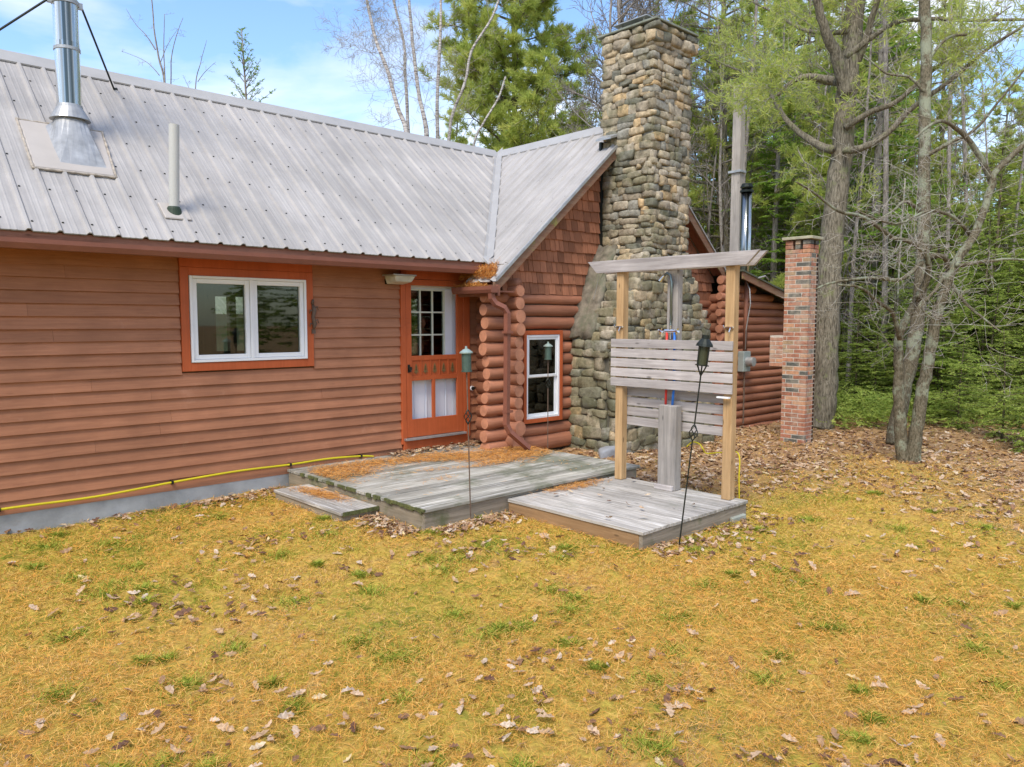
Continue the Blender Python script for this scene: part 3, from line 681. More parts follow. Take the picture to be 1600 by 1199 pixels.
# corner board between siding and logs
# lean-to logs on the right
l3 = MB(); e3 = MB(); z = -.02
while z < 2.72:
    x1 = min(14.15, XB+(ZB-.12-z)/max((ZB-SHZ)/(SHX-XB), .01)) if z > 2.05 else 14.15
    r = random.uniform(.068, .078)
    if x1 > 11.7: logm(l3, e3, (11.5+random.uniform(-.03, .03), 7.12, z), (x1, 7.12, z), r)
    z += .138
l3o = l3.build('lean_to_log_wall', MT['log'], cabin, smooth=True); e3.build('log_ends', MT['logend'], l3o)
m = MB(); m.prism([(11.7, 7.13, -.2), (14.1, 7.13, -.2), (14.1, 7.13, SHZ-.06), (XB, 7.13, ZB-.06)], (0, .1, 0)); m.box(14.0, 14.1, 7.2, 12.5, -.2, 2.1); m.build('lean_to_wall', MT['dark'], cabin)
# gable window (double hung)
tr = MB(); frame(tr, 7.105, 7.865, .515, 1.775, .055, 7.355, 7.47); w2 = tr.build('window', MT['trim'], cabin, bevel=.003)
f = MB(); frame(f, 7.162, 7.808, .572, 1.718, .03, 7.365, 7.46); f.build('frame', MT['white'], w2, bevel=.003)
for z0, z1, yy in ((.602, 1.165, 7.415), (1.14, 1.688, 7.39)):
    f = MB(); frame(f, 7.192, 7.778, z0, z1, .035, yy-.012, yy+.012); f.build('sash', MT['white'], w2, bevel=.003)
    g = MB(); g.box(7.225, 7.745, yy-.002, yy+.002, z0+.033, z1-.033); g.build('pane', MT['glass'], w2)
m = MB(); m.box(7.225, 7.745, 7.432, 7.436, .635, 1.14); m.build('insect_screen', simple('screen_grey', (.42, .46, .44), .8), w2)
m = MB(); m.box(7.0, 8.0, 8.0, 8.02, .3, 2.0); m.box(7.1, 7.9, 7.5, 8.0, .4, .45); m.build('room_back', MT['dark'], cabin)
m = MB(); m.box(7.52, 7.62, 7.62, 7.66, 1.28, 1.62); m.box(7.64, 7.72, 7.62, 7.66, 1.45, 1.66); m.build('hanging_papers', simple('paper', (.30, .22, .14), .8), cabin)
# gutter + downspout of the gable roof
g = gutter(7.10, 7.85, 6.29, 6.41, 2.335, .09, alongx=False)
g = MB(); prf = [(0, 0), (0, -.045), (.02, -.085), (.11, -.085), (.11, 0), (.104, 0), (.104, -.079), (.024, -.079), (.006, -.045), (.006, 0)]
g.prism([(6.29+u, 7.10, 2.34+v) for u, v in prf][::-1], (0, .78, 0)); g.box(6.295, 6.40, 7.098, 7.104, 2.262, 2.338); g.build('gutter', MT['gutter'], cabin)
m = MB(); m.box(6.42, 6.46, 7.12, 7.9, 2.22, 2.36); m.box(6.46, 6.78, 7.2, 8.0, 2.27, 2.29); m.build('fascia', MT['fascia'], cabin)
def rect_tube(m, pts, a, c):
    m.tube(pts, [a]*len(pts), 4); return m
m = MB(); m.tube([(6.345, 7.16, 2.27), (6.355, 7.16, 2.19), (6.40, 7.14, 2.12), (6.50, 7.09, 2.07), (6.535, 7.07, 2.0), (6.52, 7.06, 1.2), (6.50, 7.05, .60), (6.54, 7.03, .50), (6.80, 6.95, .27)], [.044]*9, 4); ds = m.build('downspout', MT['gutter'], cabin)
for z in (1.75, .75):
    m = MB(); m.box(6.47, 6.58, 7.01, 7.10, z, z+.03); m.build('strap', MT['gutter'], ds)
# ---- flue pipe, boot and flashing on the wing roof
rp = lambda x, y, h=0: (x, y-.64*h, zw(y)+.77*h)
m = MB(); m.hexa([rp(1.72, 8.42, .004), rp(2.42, 8.42, .004), rp(2.50, 9.10, .004), rp(1.74, 9.10, .004), rp(1.72, 8.42, .03), rp(2.42, 8.42, .03), rp(2.50, 9.10, .03), rp(1.74, 9.10, .03)])
fl = m.build('flue_flashing', MT['sheet'], roof, bevel=.01)
m = MB()
for (xa, ya, xb, yb) in ((1.70, 8.41, 2.44, 8.41), (2.43, 8.41, 2.51, 9.11), (1.72, 9.11, 2.52, 9.11), (1.71, 8.41, 1.73, 9.11)):
    m.tube([rp(xa+(xb-xa)*t, ya+(yb-ya)*t, .02) for t in np.linspace(0, 1, 18)], [.012*random.uniform(.6, 1.5) for _ in range(18)], 6)
m.build('tar_bead', simple('sealant', (.40, .35, .29), .9, 0, .5, 20, .6), fl, smooth=True)
px_, py_ = 2.19, 9.02
m = MB(); base = [rp(1.96, 8.52, .03), rp(2.36, 8.52, .03), rp(2.40, 9.05, .03), rp(1.97, 9.05, .03)]; n = 24; ring = [(px_+.135*math.cos(a), py_+.135*math.sin(a), 3.99) for a in [2*math.pi*i/n for i in range(n)]]
bs = []
for i in range(n):
    a = 2*math.pi*i/n; c_, s_ = math.cos(a), math.sin(a); k = 1/max(abs(c_), abs(s_)); k = k**.92
    x = 2.17+.21*c_*k; y = 8.79+.27*s_*k; bs.append(rp(x, y, .03))
mid = [tuple(np.array(p)*.45+np.array(q)*.55) for p, q in zip(bs, ring)]
m.add(bs+mid+ring, [(i, (i+1) % n, n+(i+1) % n, n+i) for i in range(n)]+[(n+i, n+(i+1) % n, 2*n+(i+1) % n, 2*n+i) for i in range(n)])
m.build('flue_boot', MT['galv'], roof)
m = MB(); m.tube([(px_, py_, 3.97), (px_, py_, 3.985), (px_, py_, 4.09), (px_, py_, 4.12)], [.19, .185, .125, .12], 28); m.build('storm_collar', MT['galv'], roof, smooth=False)
m = MB(); m.tube([(px_, py_, 3.7), (px_, py_, 4.70)], .115, 32); m.tube([(px_, py_, 4.73), (px_, py_, 6.3)], .115, 32); m.tube([(px_, py_, 4.69), (px_, py_, 4.74)], .119, 32); fp = m.build('flue_pipe', MT['flue'], roof, smooth=True)
es = fp.modifiers.new('es', 'EDGE_SPLIT'); es.split_angle = R_(40)
m = MB(); m.tube([(px_, py_, 4.66), (px_, py_, 4.69)], .124, 28); m.tube([(px_, py_, 5.12), (px_, py_, 5.16)], .128, 28); m.box(px_+.11, px_+.16, py_-.02, py_+.02, 5.11, 5.17); m.box(px_-.16, px_-.11, py_-.02, py_+.02, 5.11, 5.17); m.build('pipe_band', MT['galv'], fp)
m = MB(); m.tube([(px_, py_, 6.3), (px_, py_, 6.42)], [.2, .04], 24); m.build('rain_cap', MT['galv'], fp)
for q in ((2.90, 9.96, zw(9.96)+.01), (1.02, 9.5, zw(9.5)+.01)):
    m = MB(); sx = .15 if q[0] > 2 else -.15; m.tube([(px_+sx, py_, 5.14), q], .011, 8); m.tube([q, (q[0]+.03, q[1], q[2]+.005)], [.03, .03], 8); m.build('guy_rod', MT['black'], fp)
vv = (2.845, 8.02); m = MB(); m.tube([(vv[0], vv[1], 2.93), (vv[0]+.03, vv[1], 3.86)], .05, 20); m.tube([(vv[0]+.03, vv[1], 3.861), (vv[0]+.03, vv[1], 3.862)], .042, 20)
vp = m.build('vent_pipe', simple('pvc', (.46, .46, .43), .5, 0, .06, 3), roof, smooth=True); vp.modifiers.new('es', 'EDGE_SPLIT')
m = MB(); m.tube([(vv[0], vv[1], 2.95), (vv[0], vv[1], 3.03), (vv[0], vv[1], 3.05)], [.085, .066, .055], 20); m.build('pipe_boot', simple('rubber_green', (.03, .05, .03), .6), vp)
m = MB(); m.hexa([rp(2.72, 7.91, .002), rp(2.98, 7.91, .002), rp(2.98, 8.12, .002), rp(2.72, 8.12, .002), rp(2.72, 7.91, .022), rp(2.98, 7.91, .022), rp(2.98, 8.12, .022), rp(2.72, 8.12, .022)]); m.build('vent_flashing', MT['sheet'], vp, bevel=.008)
# stove pipe through the lean-to, conduit and meter
m = MB(); m.tube([(14.85, 8.6, 2.0), (14.85, 8.6, 4.7)], .115, 20); sp = m.build('stove_pipe', MT['flue'], cabin, smooth=True)
m = MB(); m.tube([(14.85, 8.6, 4.62), (14.85, 8.6, 4.66)], [.14, .14], 20); m.tube([(14.85, 8.6, 4.72), (14.85, 8.6, 4.80)], [.14, .10], 20); m.build('rain_cap', MT['black'], sp)
m = MB(); m.tube([(12.12, 6.98, 1.35), (12.12, 6.98, 2.60)], .035, 10); m.build('conduit', simple('conduit_brown', (.24, .10, .06), .6), cabin, smooth=True)
m = MB(); m.box(12.0, 12.24, 6.93, 7.05, 1.02, 1.38); mt = m.build('meter_box', MT['grey_box'], cabin, bevel=.012)
m = MB(); m.tube([(12.12, 6.94, 1.2), (12.12, 6.80, 1.2)], [.085, .08], 20); m.build('meter', MT['galv'], mt)
m = MB(); m.tube([(12.12, 6.98, 1.02), (12.12, 6.98, .1)], .014, 6); m.build('ground_wire', MT['rust'], mt)
m = MB(); m.tube([(12.05, 6.95, 2.60), (12.0, 6.85, 2.45), (11.95, 6.80, 2.2), (11.93, 6.86, 1.75), (12.08, 6.95, 1.42)], .009, 6); m.tube([(12.12, 6.98, 2.60), (12.25, 6.70, 2.68), (12.4, 6.72, 2.62)], .014, 6); m.build('service_cable', MT['galv'], cabin)

# ---- fieldstone chimney
SX = (8.785, 9.63); SYF = 6.53
def blob(m, c, ex, ey, ez, hx, hy, hz, seed=None):
    """rounded irregular stone: superellipsoid grid"""
    nu, nv = 12, 7; vs = []; rr = random.random(); k = [random.uniform(-.2, .2) for _ in range(8)]; pw_ = random.uniform(.30, .58); tl_ = random.uniform(-.22, .22)
    sg = lambda v: math.copysign(abs(v)**pw_, v)
    for i in range(nv+1):
        ph = -math.pi/2+math.pi*i/nv
        for j in range(nu):
            th = 2*math.pi*j/nu
            a = sg(math.cos(ph))*sg(math.cos(th)); d = sg(math.cos(ph))*sg(math.sin(th)); e = sg(math.sin(ph))
            f = 1+k[0]*math.sin(2*th+k[1]*20)+k[2]*math.sin(3*th+ph*2+k[3]*20)+k[4]*.6*math.sin(5*th+3*ph+k[5]*20)
            ez2 = e*(1+k[6]*a)+tl_*a
            p = [c[q]+ex[q]*a*hx*f+ey[q]*d*hy*f+ez[q]*ez2*hz for q in range(3)]; vs.append(p)
    fs = [(i*nu+j, i*nu+(j+1) % nu, (i+1)*nu+(j+1) % nu, (i+1)*nu+j) for i in range(nv) for j in range(nu)]
    m.add(vs, fs, rr)
ch = empty('stone_chimney', (9.2, 7, 0)); ch.parent = cabin; ch.location = (9.2-6.8, 7-8, 0)
def cwidth(z):
    """x-extent of the stack at height z"""
    t = [(-.1, 8.06, 10.46), (1.6, 8.10, 10.32), (1.9, 8.22, 10.22), (2.62, 8.55, 9.78), (2.95, 8.76, 9.66), (5.73, 8.76, 9.66)]
    for (z0, a0, b0), (z1, a1, b1) in zip(t, t[1:]):
        if z <= z1: u = (z-z0)/(z1-z0); return a0+(a1-a0)*u, b0+(b1-b0)*u
    return 8.76, 9.66
core = MB(); zz = [-.15, 1.6, 1.9, 2.62, 2.95, 5.74]
for z0, z1 in zip(zz, zz[1:]):
    a0, b0 = cwidth(z0); a1, b1 = cwidth(z1); i = .028
    core.hexa([(a0+i, SYF+i, z0), (b0-i, SYF+i, z0), (b0-i, 7.43, z0), (a0+i, 7.43, z0), (a1+i, SYF+i, z1), (b1-i, SYF+i, z1), (b1-i, 7.43, z1), (a1+i, 7.43, z1)])
core.build('mortar', MT['mortar'], ch)
m = MB(); z = -.04
while z < 5.70:
    low = z < 2.7
    h = random.uniform(.09, .21) if low else random.uniform(.07, .15); a, c = cwidth(z+h/2); yb = 7.40
    s = -random.uniform(0, .1); La = yb-SYF; Lb = c-a; Lt = La+Lb+La*.6
    while s < Lt:
        ln = random.uniform(.10, .38) if low else random.uniform(.09, .33)
        mid = s+ln/2; hz = h/2*random.uniform(.85, 1.2); zc_ = z+h/2+random.uniform(-.022, .022)
        th = random.uniform(.045, .075)
        # shoulders are rendered smooth on the left face between 1.75 and 2.75
        if abs(mid-La) < ln*.42:      # corner stone
            e = min(ln*.48, .12); blob(m, (a+e*.74, SYF+e*.74, zc_), (1, 0, 0), (0, 1, 0), (0, 0, 1), e*.86, e*.86, hz)
        elif abs(mid-La-Lb) < ln*.42:
            e = ln*.42; blob(m, (c-e*.72, SYF+e*.72, zc_), (1, 0, 0), (0, 1, 0), (0, 0, 1), e*.86, e*.86, hz)
        elif mid < La:
            y = yb-max(mid, .04)
            if not (1.72 < zc_ < 2.85 and y > 7.12) or random.random() < .6: blob(m, (a+(.035 if y < 7.12 else .045), y, zc_), (0, 1, 0), (1, 0, 0), (0, 0, 1), ln/2*1.06, th, hz)
        elif mid < La+Lb:
            blob(m, (a+mid-La, SYF+.035, zc_), (1, 0, 0), (0, 1, 0), (0, 0, 1), ln/2*1.06, th, hz)
        else: blob(m, (c-.035, SYF+(mid-La-Lb), zc_), (0, 1, 0), (1, 0, 0), (0, 0, 1), ln/2, th, hz)
        s += ln*.98
    z += h*.88
m.build('field_stones', MT['stone'], ch, smooth=True)
# smooth rendered shoulder
m = MB(); pr = [1.66, 1.85, 2.1, 2.35, 2.62, 2.8, 2.97]; vs = []; fs = []
for i, z in enumerate(pr):
    a, c = cwidth(z)
    for j, y in enumerate(np.linspace(7.08, 7.43, 7)): vs.append((a+.0+random.uniform(-.022, .022)+(7.2-y)*.10, y+(random.uniform(-.07, .05) if j < 2 else 0), z+random.uniform(-.03, .03)))
for i in range(len(pr)-1):
    for j in range(6): o = i*7+j; fs.append((o, o+7, o+8, o+1))
o_ = m.add(vs, fs, .5).build('rendered_shoulder', MT['shoulder'], ch, smooth=True); s_ = o_.modifiers.new('s', 'SOLIDIFY'); s_.thickness = .07; s_.offset = 1
# crown course and slab
m = MB()
for zc_, h in ((5.80, .15), (5.92, .10)):
    a, c, f, bk = SX[0]-.045, SX[1]+.03, SYF-.045, 7.46
    per = [((a, bk), (a, f)), ((a, f), (c, f)), ((c, f), (c, bk))]
    for (x0, y0), (x1, y1) in per:
        L = math.hypot(x1-x0, y1-y0); s = 0; ex = ((x1-x0)/L, (y1-y0)/L, 0); ey = (-ex[1], ex[0], 0)
        while s < L:
            ln = random.uniform(.16, .36); t = min(s+ln/2, L-.05)
            blob(m, (x0+ex[0]*t+ey[0]*.07, y0+ex[1]*t+ey[1]*.07, zc_), ex, ey, (0, 0, 1), ln/2*1.05, .10, h/2); s += ln
m.build('crown_stones', MT['stone'], ch, smooth=True)
m = MB(); m.box(SX[0]-.09, SX[1]+.08, SYF-.09, 7.50, 5.975, 6.005); m.box(SX[0]+.02, SX[1]-.02, SYF+.02, 7.4, 5.7, 5.975); m.build('crown_slab', simple('mossy_slab', (.22, .24, .20), .9, 0, .4, 6, .5, ((.10, .13, .04), 4, .5, .7)), ch, bevel=.006)
m = MB()
for x in (8.92, 9.42):
    for y in (6.82, 7.22): m.box(x-.015, x+.015, y-.015, y+.015, 6.0, 6.13)
m.build('cap_legs', MT['galv'], ch); 
m = MB(); m.hexa([(8.84, 6.72, 6.13), (9.50, 6.72, 6.13), (9.50, 7.32, 6.13), (8.84, 7.32, 6.13), (8.84, 6.72, 6.145), (9.50, 6.72, 6.145), (9.50, 7.32, 6.145), (8.84, 7.32, 6.145)]); m.build('flue_cap', MT['galv'], ch, bevel=.003)
m = MB(); m.hexa([(8.60, 7.14, 4.49), (8.80, 7.12, 4.56), (8.80, 7.42, 4.56), (8.60, 7.42, 4.49), (8.60, 7.14, 4.515), (8.80, 7.12, 4.60), (8.80, 7.42, 4.62), (8.60, 7.42, 4.515)]); m.build('step_flashing', MT['galv'], roof)
m = MB(); m.box(8.70, 8.755, 7.40, 7.44, 2.3, 4.5); m.build('chimney_tar_joint', MT['black'], cabin)

# ================================================================== BRICK CHIMNEY (free-standing)
bc = empty('brick_chimney', (11.46, 5.65, 0), label='square freestanding red brick chimney column with flat cap slab and short brick arm', cat='chimney')
def bricks(m, x0, x1, y0, y1, z0, z1, skip=None):
    H = .0667; z = z0; r = 0; cr = MB()
    while z < z1-.03:
        o = .1 if r % 2 else 0.
        for face in range(4):
            L = (x1-x0) if face % 2 else (y1-y0); s = -o
            while s < L-.005:
                e0 = max(s, 0); e1 = min(s+.205, L); s += .218
                if e1-e0 < .02: continue
                j = random.uniform(-.002, .002); za, zb = z+.005, z+H-.010
                if face == 0: bx = (x0-.004+j*.5, x0+.05, y0+e0, y0+e1)
                elif face == 1: bx = (x0+e0+(.052 if e0 == 0 else 0), x0+e1-(.052 if e1 == L else 0), y0-.004+j*.5, y0+.05)
                elif face == 2: bx = (x1-.05, x1+.004+j*.5, y0+e0, y0+e1)
                else: bx = (x0+e0+(.052 if e0 == 0 else 0), x0+e1-(.052 if e1 == L else 0), y1-.05, y1+.004+j*.5)
                if bx[1]-bx[0] < .005: continue
                if face == 0 and e0 == 0: bx = (bx[0], bx[1], y0-.004, bx[3])
                if skip and skip(face, z): continue
                m.box(bx[0], bx[1], bx[2], bx[3], za, zb)
        z += H; r += 1
m = MB(); X0, X1, Y0, Y1 = 11.30, 11.585, 5.46, 5.85
bricks(m, X0, X1, Y0, Y1, -.06, 2.98)
for (x, y) in ((X0, Y0), (X0, Y1-.11), (X1-.11, Y0), (X1-.11, Y1-.11)):
    for k in range(3): m.box(x-.006, x+.11, y-.006, y+.11, 2.945+k*.0667, 2.945+k*.0667+.058)
for (x, y) in ((X0, Y0+.16),): 
    for k in range(3): m.box(x-.006, x+.08, y-.006, y+.07, 2.945+k*.0667, 2.945+k*.0667+.058)
bricks(m, X0, X1, Y1+.01, 6.07, 1.19, 1.68)
m.build('brickwork', MT['brick'], bc)
m = MB(); m.box(X0, X1, Y0, Y1, -.1, 2.94); m.box(X0, X1, Y1, 6.07, 1.192, 1.678); m.build('mortar_bed', MT['brickmortar'], bc)
m = MB(); m.box(X0+.06, X1-.06, Y0+.06, Y1-.06, 2.94, 3.14); m.build('flue_liner', MT['dark'], bc)
m = MB(); m.box(X0-.045, X1+.06, Y0-.05, Y1+.05, 3.15, 3.195); m.build('cap_slab', simple('cap_stone', (.40, .38, .27), .9, 0, .3, 8, .4), bc, bevel=.006)

# ================================================================== DECKS
def boards(m, x0, x1, y0, y1, z, w_, t=.03, along='x', gap=.006, cut=None, jit=.0025):
    s, e = (y0, y1) if along == 'x' else (x0, x1)
    while s < e-.02:
        q = min(s+w_, e); j = random.uniform(-jit, jit)
        if along == 'x':
            xe = x1 if cut is None else cut(s); m.box(x0+random.uniform(-.004, .004), xe+random.uniform(-.004, .004), s, q-gap, z-t+j, z+j)
        else: m.box(s, q-gap, y0+random.uniform(-.004, .004), y1, z-t+j, z+j)
        s += w_
dk = empty('wooden_deck', (5.5, 6.7, 0), label='large weathered grey plank deck in front of the orange-red screen door', cat='deck')
m = MB(); boards(m, 3.99, 7.1, 5.40, 8.00, .228, .1405, cut=lambda s: 7.1 if s < 7.0 else 6.72); m.build('deck_boards', MT['deck'], dk, bevel=.003)
m = MB(); m.box(4.0, 7.06, 5.42, 5.455, -.08, .195); m.build('front_skirt', MT['skirt'], dk, bevel=.003)
for xa in (4.0, 7.025):
    m = MB(); m.box(xa, xa+.035, 5.457, 7.99 if xa < 5 else 7.0, -.08, .195); m.build('side_skirt', MT['skirty'], dk, bevel=.003)
m = MB(); y = 5.40
while y < 7.6:
    ln = random.uniform(.02, .10)
    if random.random() < .72: m.box(3.983-random.uniform(0, .008), 4.0, y, y+ln, .198+random.uniform(-.010, .010), .2285+random.uniform(0, .004))
    y += ln
mossm = simple('edge_moss', (.11, .12, .045), .95, 0, .6, 30, .8, ((.20, .20, .05), 14, .55, .8))
m.build('moss_edge', mossm, dk)
st_ = empty('deck_step', (3.8, 6.8, 0), label='low narrow plank step butted against the left edge of the large deck', cat='step')
m = MB(); boards(m, 3.58, 3.995, 6.14, 7.5, .135, .138, along='y'); m.build('step_boards', MT['decky'], st_, bevel=.003)
m = MB(); m.box(3.60, 3.99, 6.13, 6.139, .10, .137); m.build('moss_edge', mossm, st_)
m = MB(); m.box(3.595, 3.62, 6.155, 7.49, -.05, .103); m.build('side_skirt', MT['skirty'], st_); m = MB(); m.box(3.622, 3.99, 6.155, 6.18, -.05, .103); m.build('front_skirt', MT['skirt'], st_)
PX0, PX1, PY0, PY1, PZ = 4.99, 6.66, 3.76, 5.395, .172
pf = empty('shower_platform', (5.8, 4.6, 0), label='square low plank platform carrying the outdoor shower frame', cat='platform')
m = MB(); boards(m, PX0, PX1, PY0, PY1, PZ, .139, along='y', jit=.0015); m.build('deck_boards', MT['decky'], pf, bevel=.003)
m = MB(); m.box(PX0+.012, PX0+.05, PY0+.05, PY1, .01, PZ-.032); m.build('side_skirt', MT['treated'], pf, bevel=.003)
m = MB(); m.box(PX0+.012, PX1-.012, PY0+.012, PY0+.048, .01, PZ-.032); m.box(PX1-.05, PX1-.012, PY0+.05, PY1, .01, PZ-.032); m.build('front_skirt', MT['skirt'], pf, bevel=.003)
m = MB(); m.box(PX1-.30, PX1-.06, PY0-.02, PY0+.16, -.1, .05); tag(m.build('concrete_block', MT['block'], None, bevel=.008), 'mossy concrete block under the right corner of the shower platform', 'block')
def on_deck(name, n, box, z, ph, label, thr, ln=.07, leafs=False):
    x = rng.uniform(box[0], box[1], n); y = rng.uniform(box[2], box[3], n)
    k = thr(x, y)+rng.normal(0, .20, n) > .55; x, y = x[k], y[k]
    if leafs: return leaves(name, x, y, np.full(len(x), z), label, .042)
    return needles(name, x, y, np.full(len(x), z), label, ln, .12, 'needle2')
def heap(x, y):      # broad mat from the door to the log corner
    c = 7.42-.10*(x-4.2)-.2*np.sin(x*2.1+.4); w_ = .33+.13*np.sin(x*3.3)+.05*(x-4)
    a = np.exp(-((y-c)/w_)**2)*.9
    a += .55*np.exp(-((y-6.75-.12*np.sin(3*x))/.10)**2)*np.exp(-((x-5.6)/.9)**2)
    a += .5*np.exp(-((y-6.35)/.07)**2)*np.exp(-((x-4.95)/.25)**2)
    return a*(.78+.35*patch(x, y, 5., 1.))
def slope_dep(f):
    return f
on_deck('pine_needles', 46000, (4.05, 7.05, 5.6, 7.95), .231, 0, 'orange pine needle mat lying across the large deck below the door', heap)
on_deck('pine_needles', 5000, (3.6, 3.99, 6.3, 7.45), .138, 0, 'orange pine needles lying on the low deck step', lambda x, y: np.exp(-((x-3.82-(7.0-y)*.06)/.12)**2-((y-6.95)/.45)**2)*.95)
on_deck('pine_needles', 5000, (5.0, 6.4, 4.9, 5.39), .175, 0, 'orange pine needles at the back of the shower platform against the deck edge', lambda x, y: np.exp(-((y-5.33+.1*(x-5.9))/.14)**2)*np.exp(-((x-5.85)/.45)**2))
on_deck('fallen_leaves', 420, (5.3, 6.75, 7.45, 8.0), .23, 0, 'brown leaves gathered on the deck under the door sill', lambda x, y: np.exp(-((8.0-y)/.28)**2), leafs=True)
on_deck('fallen_leaves', 60, (5.0, 6.6, 3.8, 5.3), .175, 0, 'few dark leaves scattered on the shower platform planks', lambda x, y: np.full(len(x), .42), leafs=True)
# needle heap in the corner gutter and eave
n = 5000; x = rng.normal(6.47, .10, n); y = rng.uniform(7.20, 7.86, n); k = (x > 6.30) & (x < 6.72) & (y > 7.2+np.abs(x-6.45)*.8); x, y = x[k], y[k]
zt = np.where(x < 6.40, 2.325, 2.42+SC*(x-6.40)); hp = .10*np.exp(-((x-6.44)/.11)**2-((y-7.6)/.22)**2)*rng.random(len(x))
needles('pine_needles', x, y, zt+hp, 'heap of orange pine needles in the corner gutter under the valley', .06, .4, 'needle2')

# ================================================================== OUTDOOR SHOWER
sh = empty('outdoor_shower', (6.5, 4.6, PZ), label='open wooden outdoor shower stall of tan posts, grey slats and angled top boards', cat='shower')
PXA, PXB = 6.50, 6.595
for y0, y1, mm in ((5.20, 5.295, 'newpost'), (3.87, 3.965, 'newpost')):
    m = MB(); m.box(PXA, PXB, y0, y1, PZ, 2.50); m.build('post', MT[mm], sh, bevel=.006)
for x0, x1 in ((6.462, 6.498), (6.597, 6.633)):
    m = MB(); m.prism([(x0, 5.675, 2.555), (x0, 5.545, 2.425), (x0, 3.73, 2.425), (x0, 3.60, 2.555)], (x1-x0, 0, 0)); m.build('top_beam', MT['greyboard'], sh, bevel=.003)
for k in range(5):
    z0 = 1.205+k*.1045; m = MB(); m.box(6.476, 6.498, 3.862+random.uniform(-.004, .004), 5.345, z0, z0+.0885); m.build('slat', MT['greyboard'], sh, bevel=.003)
for k in range(4):
    z0 = .775+k*.107; m = MB(); m.box(6.597, 6.619, 3.92, 5.27+random.uniform(-.01, .01), z0, z0+.089); m.build('rear_slat', MT['greyboard'], sh, bevel=.003)
m = MB(); m.box(6.60, 6.69, 4.575, 4.705, PZ-.1, 2.424); m.build('center_post', MT['greypost'], sh, bevel=.005)
m = MB(); m.box(6.45, 6.56, 4.47, 4.685, PZ, 1.045); m.build('pipe_box', MT['greypost'], sh, bevel=.006)
m = MB(); m.box(6.41, 6.448, 4.48, 4.70, PZ, .225); m.build('box_foot', MT['greyboard'], sh, bevel=.004)
m = MB(); m.tube([(6.56, 4.625, 1.80), (6.56, 4.625, 2.30), (6.56, 4.64, 2.37), (6.56, 4.68, 2.395), (6.56, 4.73, 2.36)], .014, 12); shp = m.build('shower_riser', MT['copper'], sh, smooth=True)
m = MB(); m.tube([(6.56, 4.71, 2.375), (6.56, 4.76, 2.315)], [.013, .026], 14); m.build('shower_head', MT['chrome'], shp)
m = MB(); m.tube([(6.55, 4.55, 1.80), (6.55, 4.69, 1.80)], .02, 12); m.tube([(6.55, 4.62, 1.72), (6.55, 4.62, 1.86)], .015, 10); vb = m.build('mixer_valve', MT['chrome'], sh)
for y in (4.52, 4.72):
    m = MB()
    for a in range(4): m.tube([(6.52, y, 1.80), (6.52, y+.035*math.cos(a*1.571+.4), 1.80+.035*math.sin(a*1.571+.4))], [.009, .007], 8)
    m.tube([(6.55, y, 1.80), (6.50, y, 1.80)], .012, 10); m.build('tap_handle', MT['chrome'], vb)
for y, c in ((4.66, 'red'), (4.565, 'blue')):
    m = MB(); m.tube([(6.545, y, 1.79), (6.54, y, 1.5), (6.535, y-.01, 1.25), (6.52, y-.015 if c == 'red' else y, 1.0)], .013, 10); m.build('water_hose', MT[c], sh, smooth=True)
for y in (5.25, 3.92):
    m = MB(); m.box(6.475, 6.499, y-.055, y+.045, 1.835, 1.85); m.tube([(6.48, y-.03, 1.84), (6.455, y-.03, 1.80), (6.47, y-.03, 1.77)], .006, 6); m.tube([(6.48, y+.03, 1.84), (6.455, y+.03, 1.86)], .006, 6); m.build('towel_hook', MT['chrome'], sh)
m = MB(); m.tube([(6.62, 5.64, 2.42), (6.63, 5.68, 2.3), (6.63, 5.73, 2.15)], .004, 5); m.build('string', MT['galv'], sh)
m = MB(); m.box(6.44, 6.475, 3.87, 4.0, 1.165, 1.18); m.build('soap_ledge', MT['white'], sh)
# yellow hose at the foot and along the wall
def hose(pts, r=.0115):
    P = [Vector(p) for p in pts]; out = []
    for i in range(len(P)-1):
        p0, p1, p2, p3 = P[max(i-1, 0)], P[i], P[i+1], P[min(i+2, len(P)-1)]
        for k in range(8):
            t = k/8; out.append(.5*((2*p1)+(-p0+p2)*t+(2*p0-5*p1+4*p2-p3)*t*t+(-p0+3*p1-3*p2+p3)*t**3))
    out.append(P[-1]); m = MB(); m.tube(out, r, 10); return m
h1 = empty('yellow_hose', (2.5, 8, .2), label='bright yellow hose strung along the foot of the clapboard wall', cat='hose')
hose([(-2.5, 7.985, .18), (0, 7.985, .205), (1.23, 7.99, .232), (2.0, 7.99, .225), (2.72, 7.985, .262), (3.4, 7.985, .285), (4.02, 7.985, .278), (4.5, 7.985, .285), (4.95, 7.985, .262), (5.12, 7.97, .24)]).build('tube', MT['yellow'], h1, smooth=True)
for x, z in ((2.72, .262), (4.02, .278), (4.95, .262), (1.23, .232)):
    m = MB(); m.box(x-.01, x+.01, 7.965, 8.03, z-.017, z+.017); m.build('clip', MT['black'], h1)
hh = hose([(6.70, 4.50, .60), (6.71, 4.44, .655), (6.70, 4.35, .65), (6.71, 4.31, .60), (6.76, 4.30, .55), (6.76, 4.15, .575), (6.74, 3.93, .60), (6.72, 3.90, .35), (6.74, 3.9, .02)], .007).build('garden_hose', MT['yellow'], None, smooth=True); tag(hh, 'thin yellow hose looping behind the shower pipe box to the right post', 'hose')
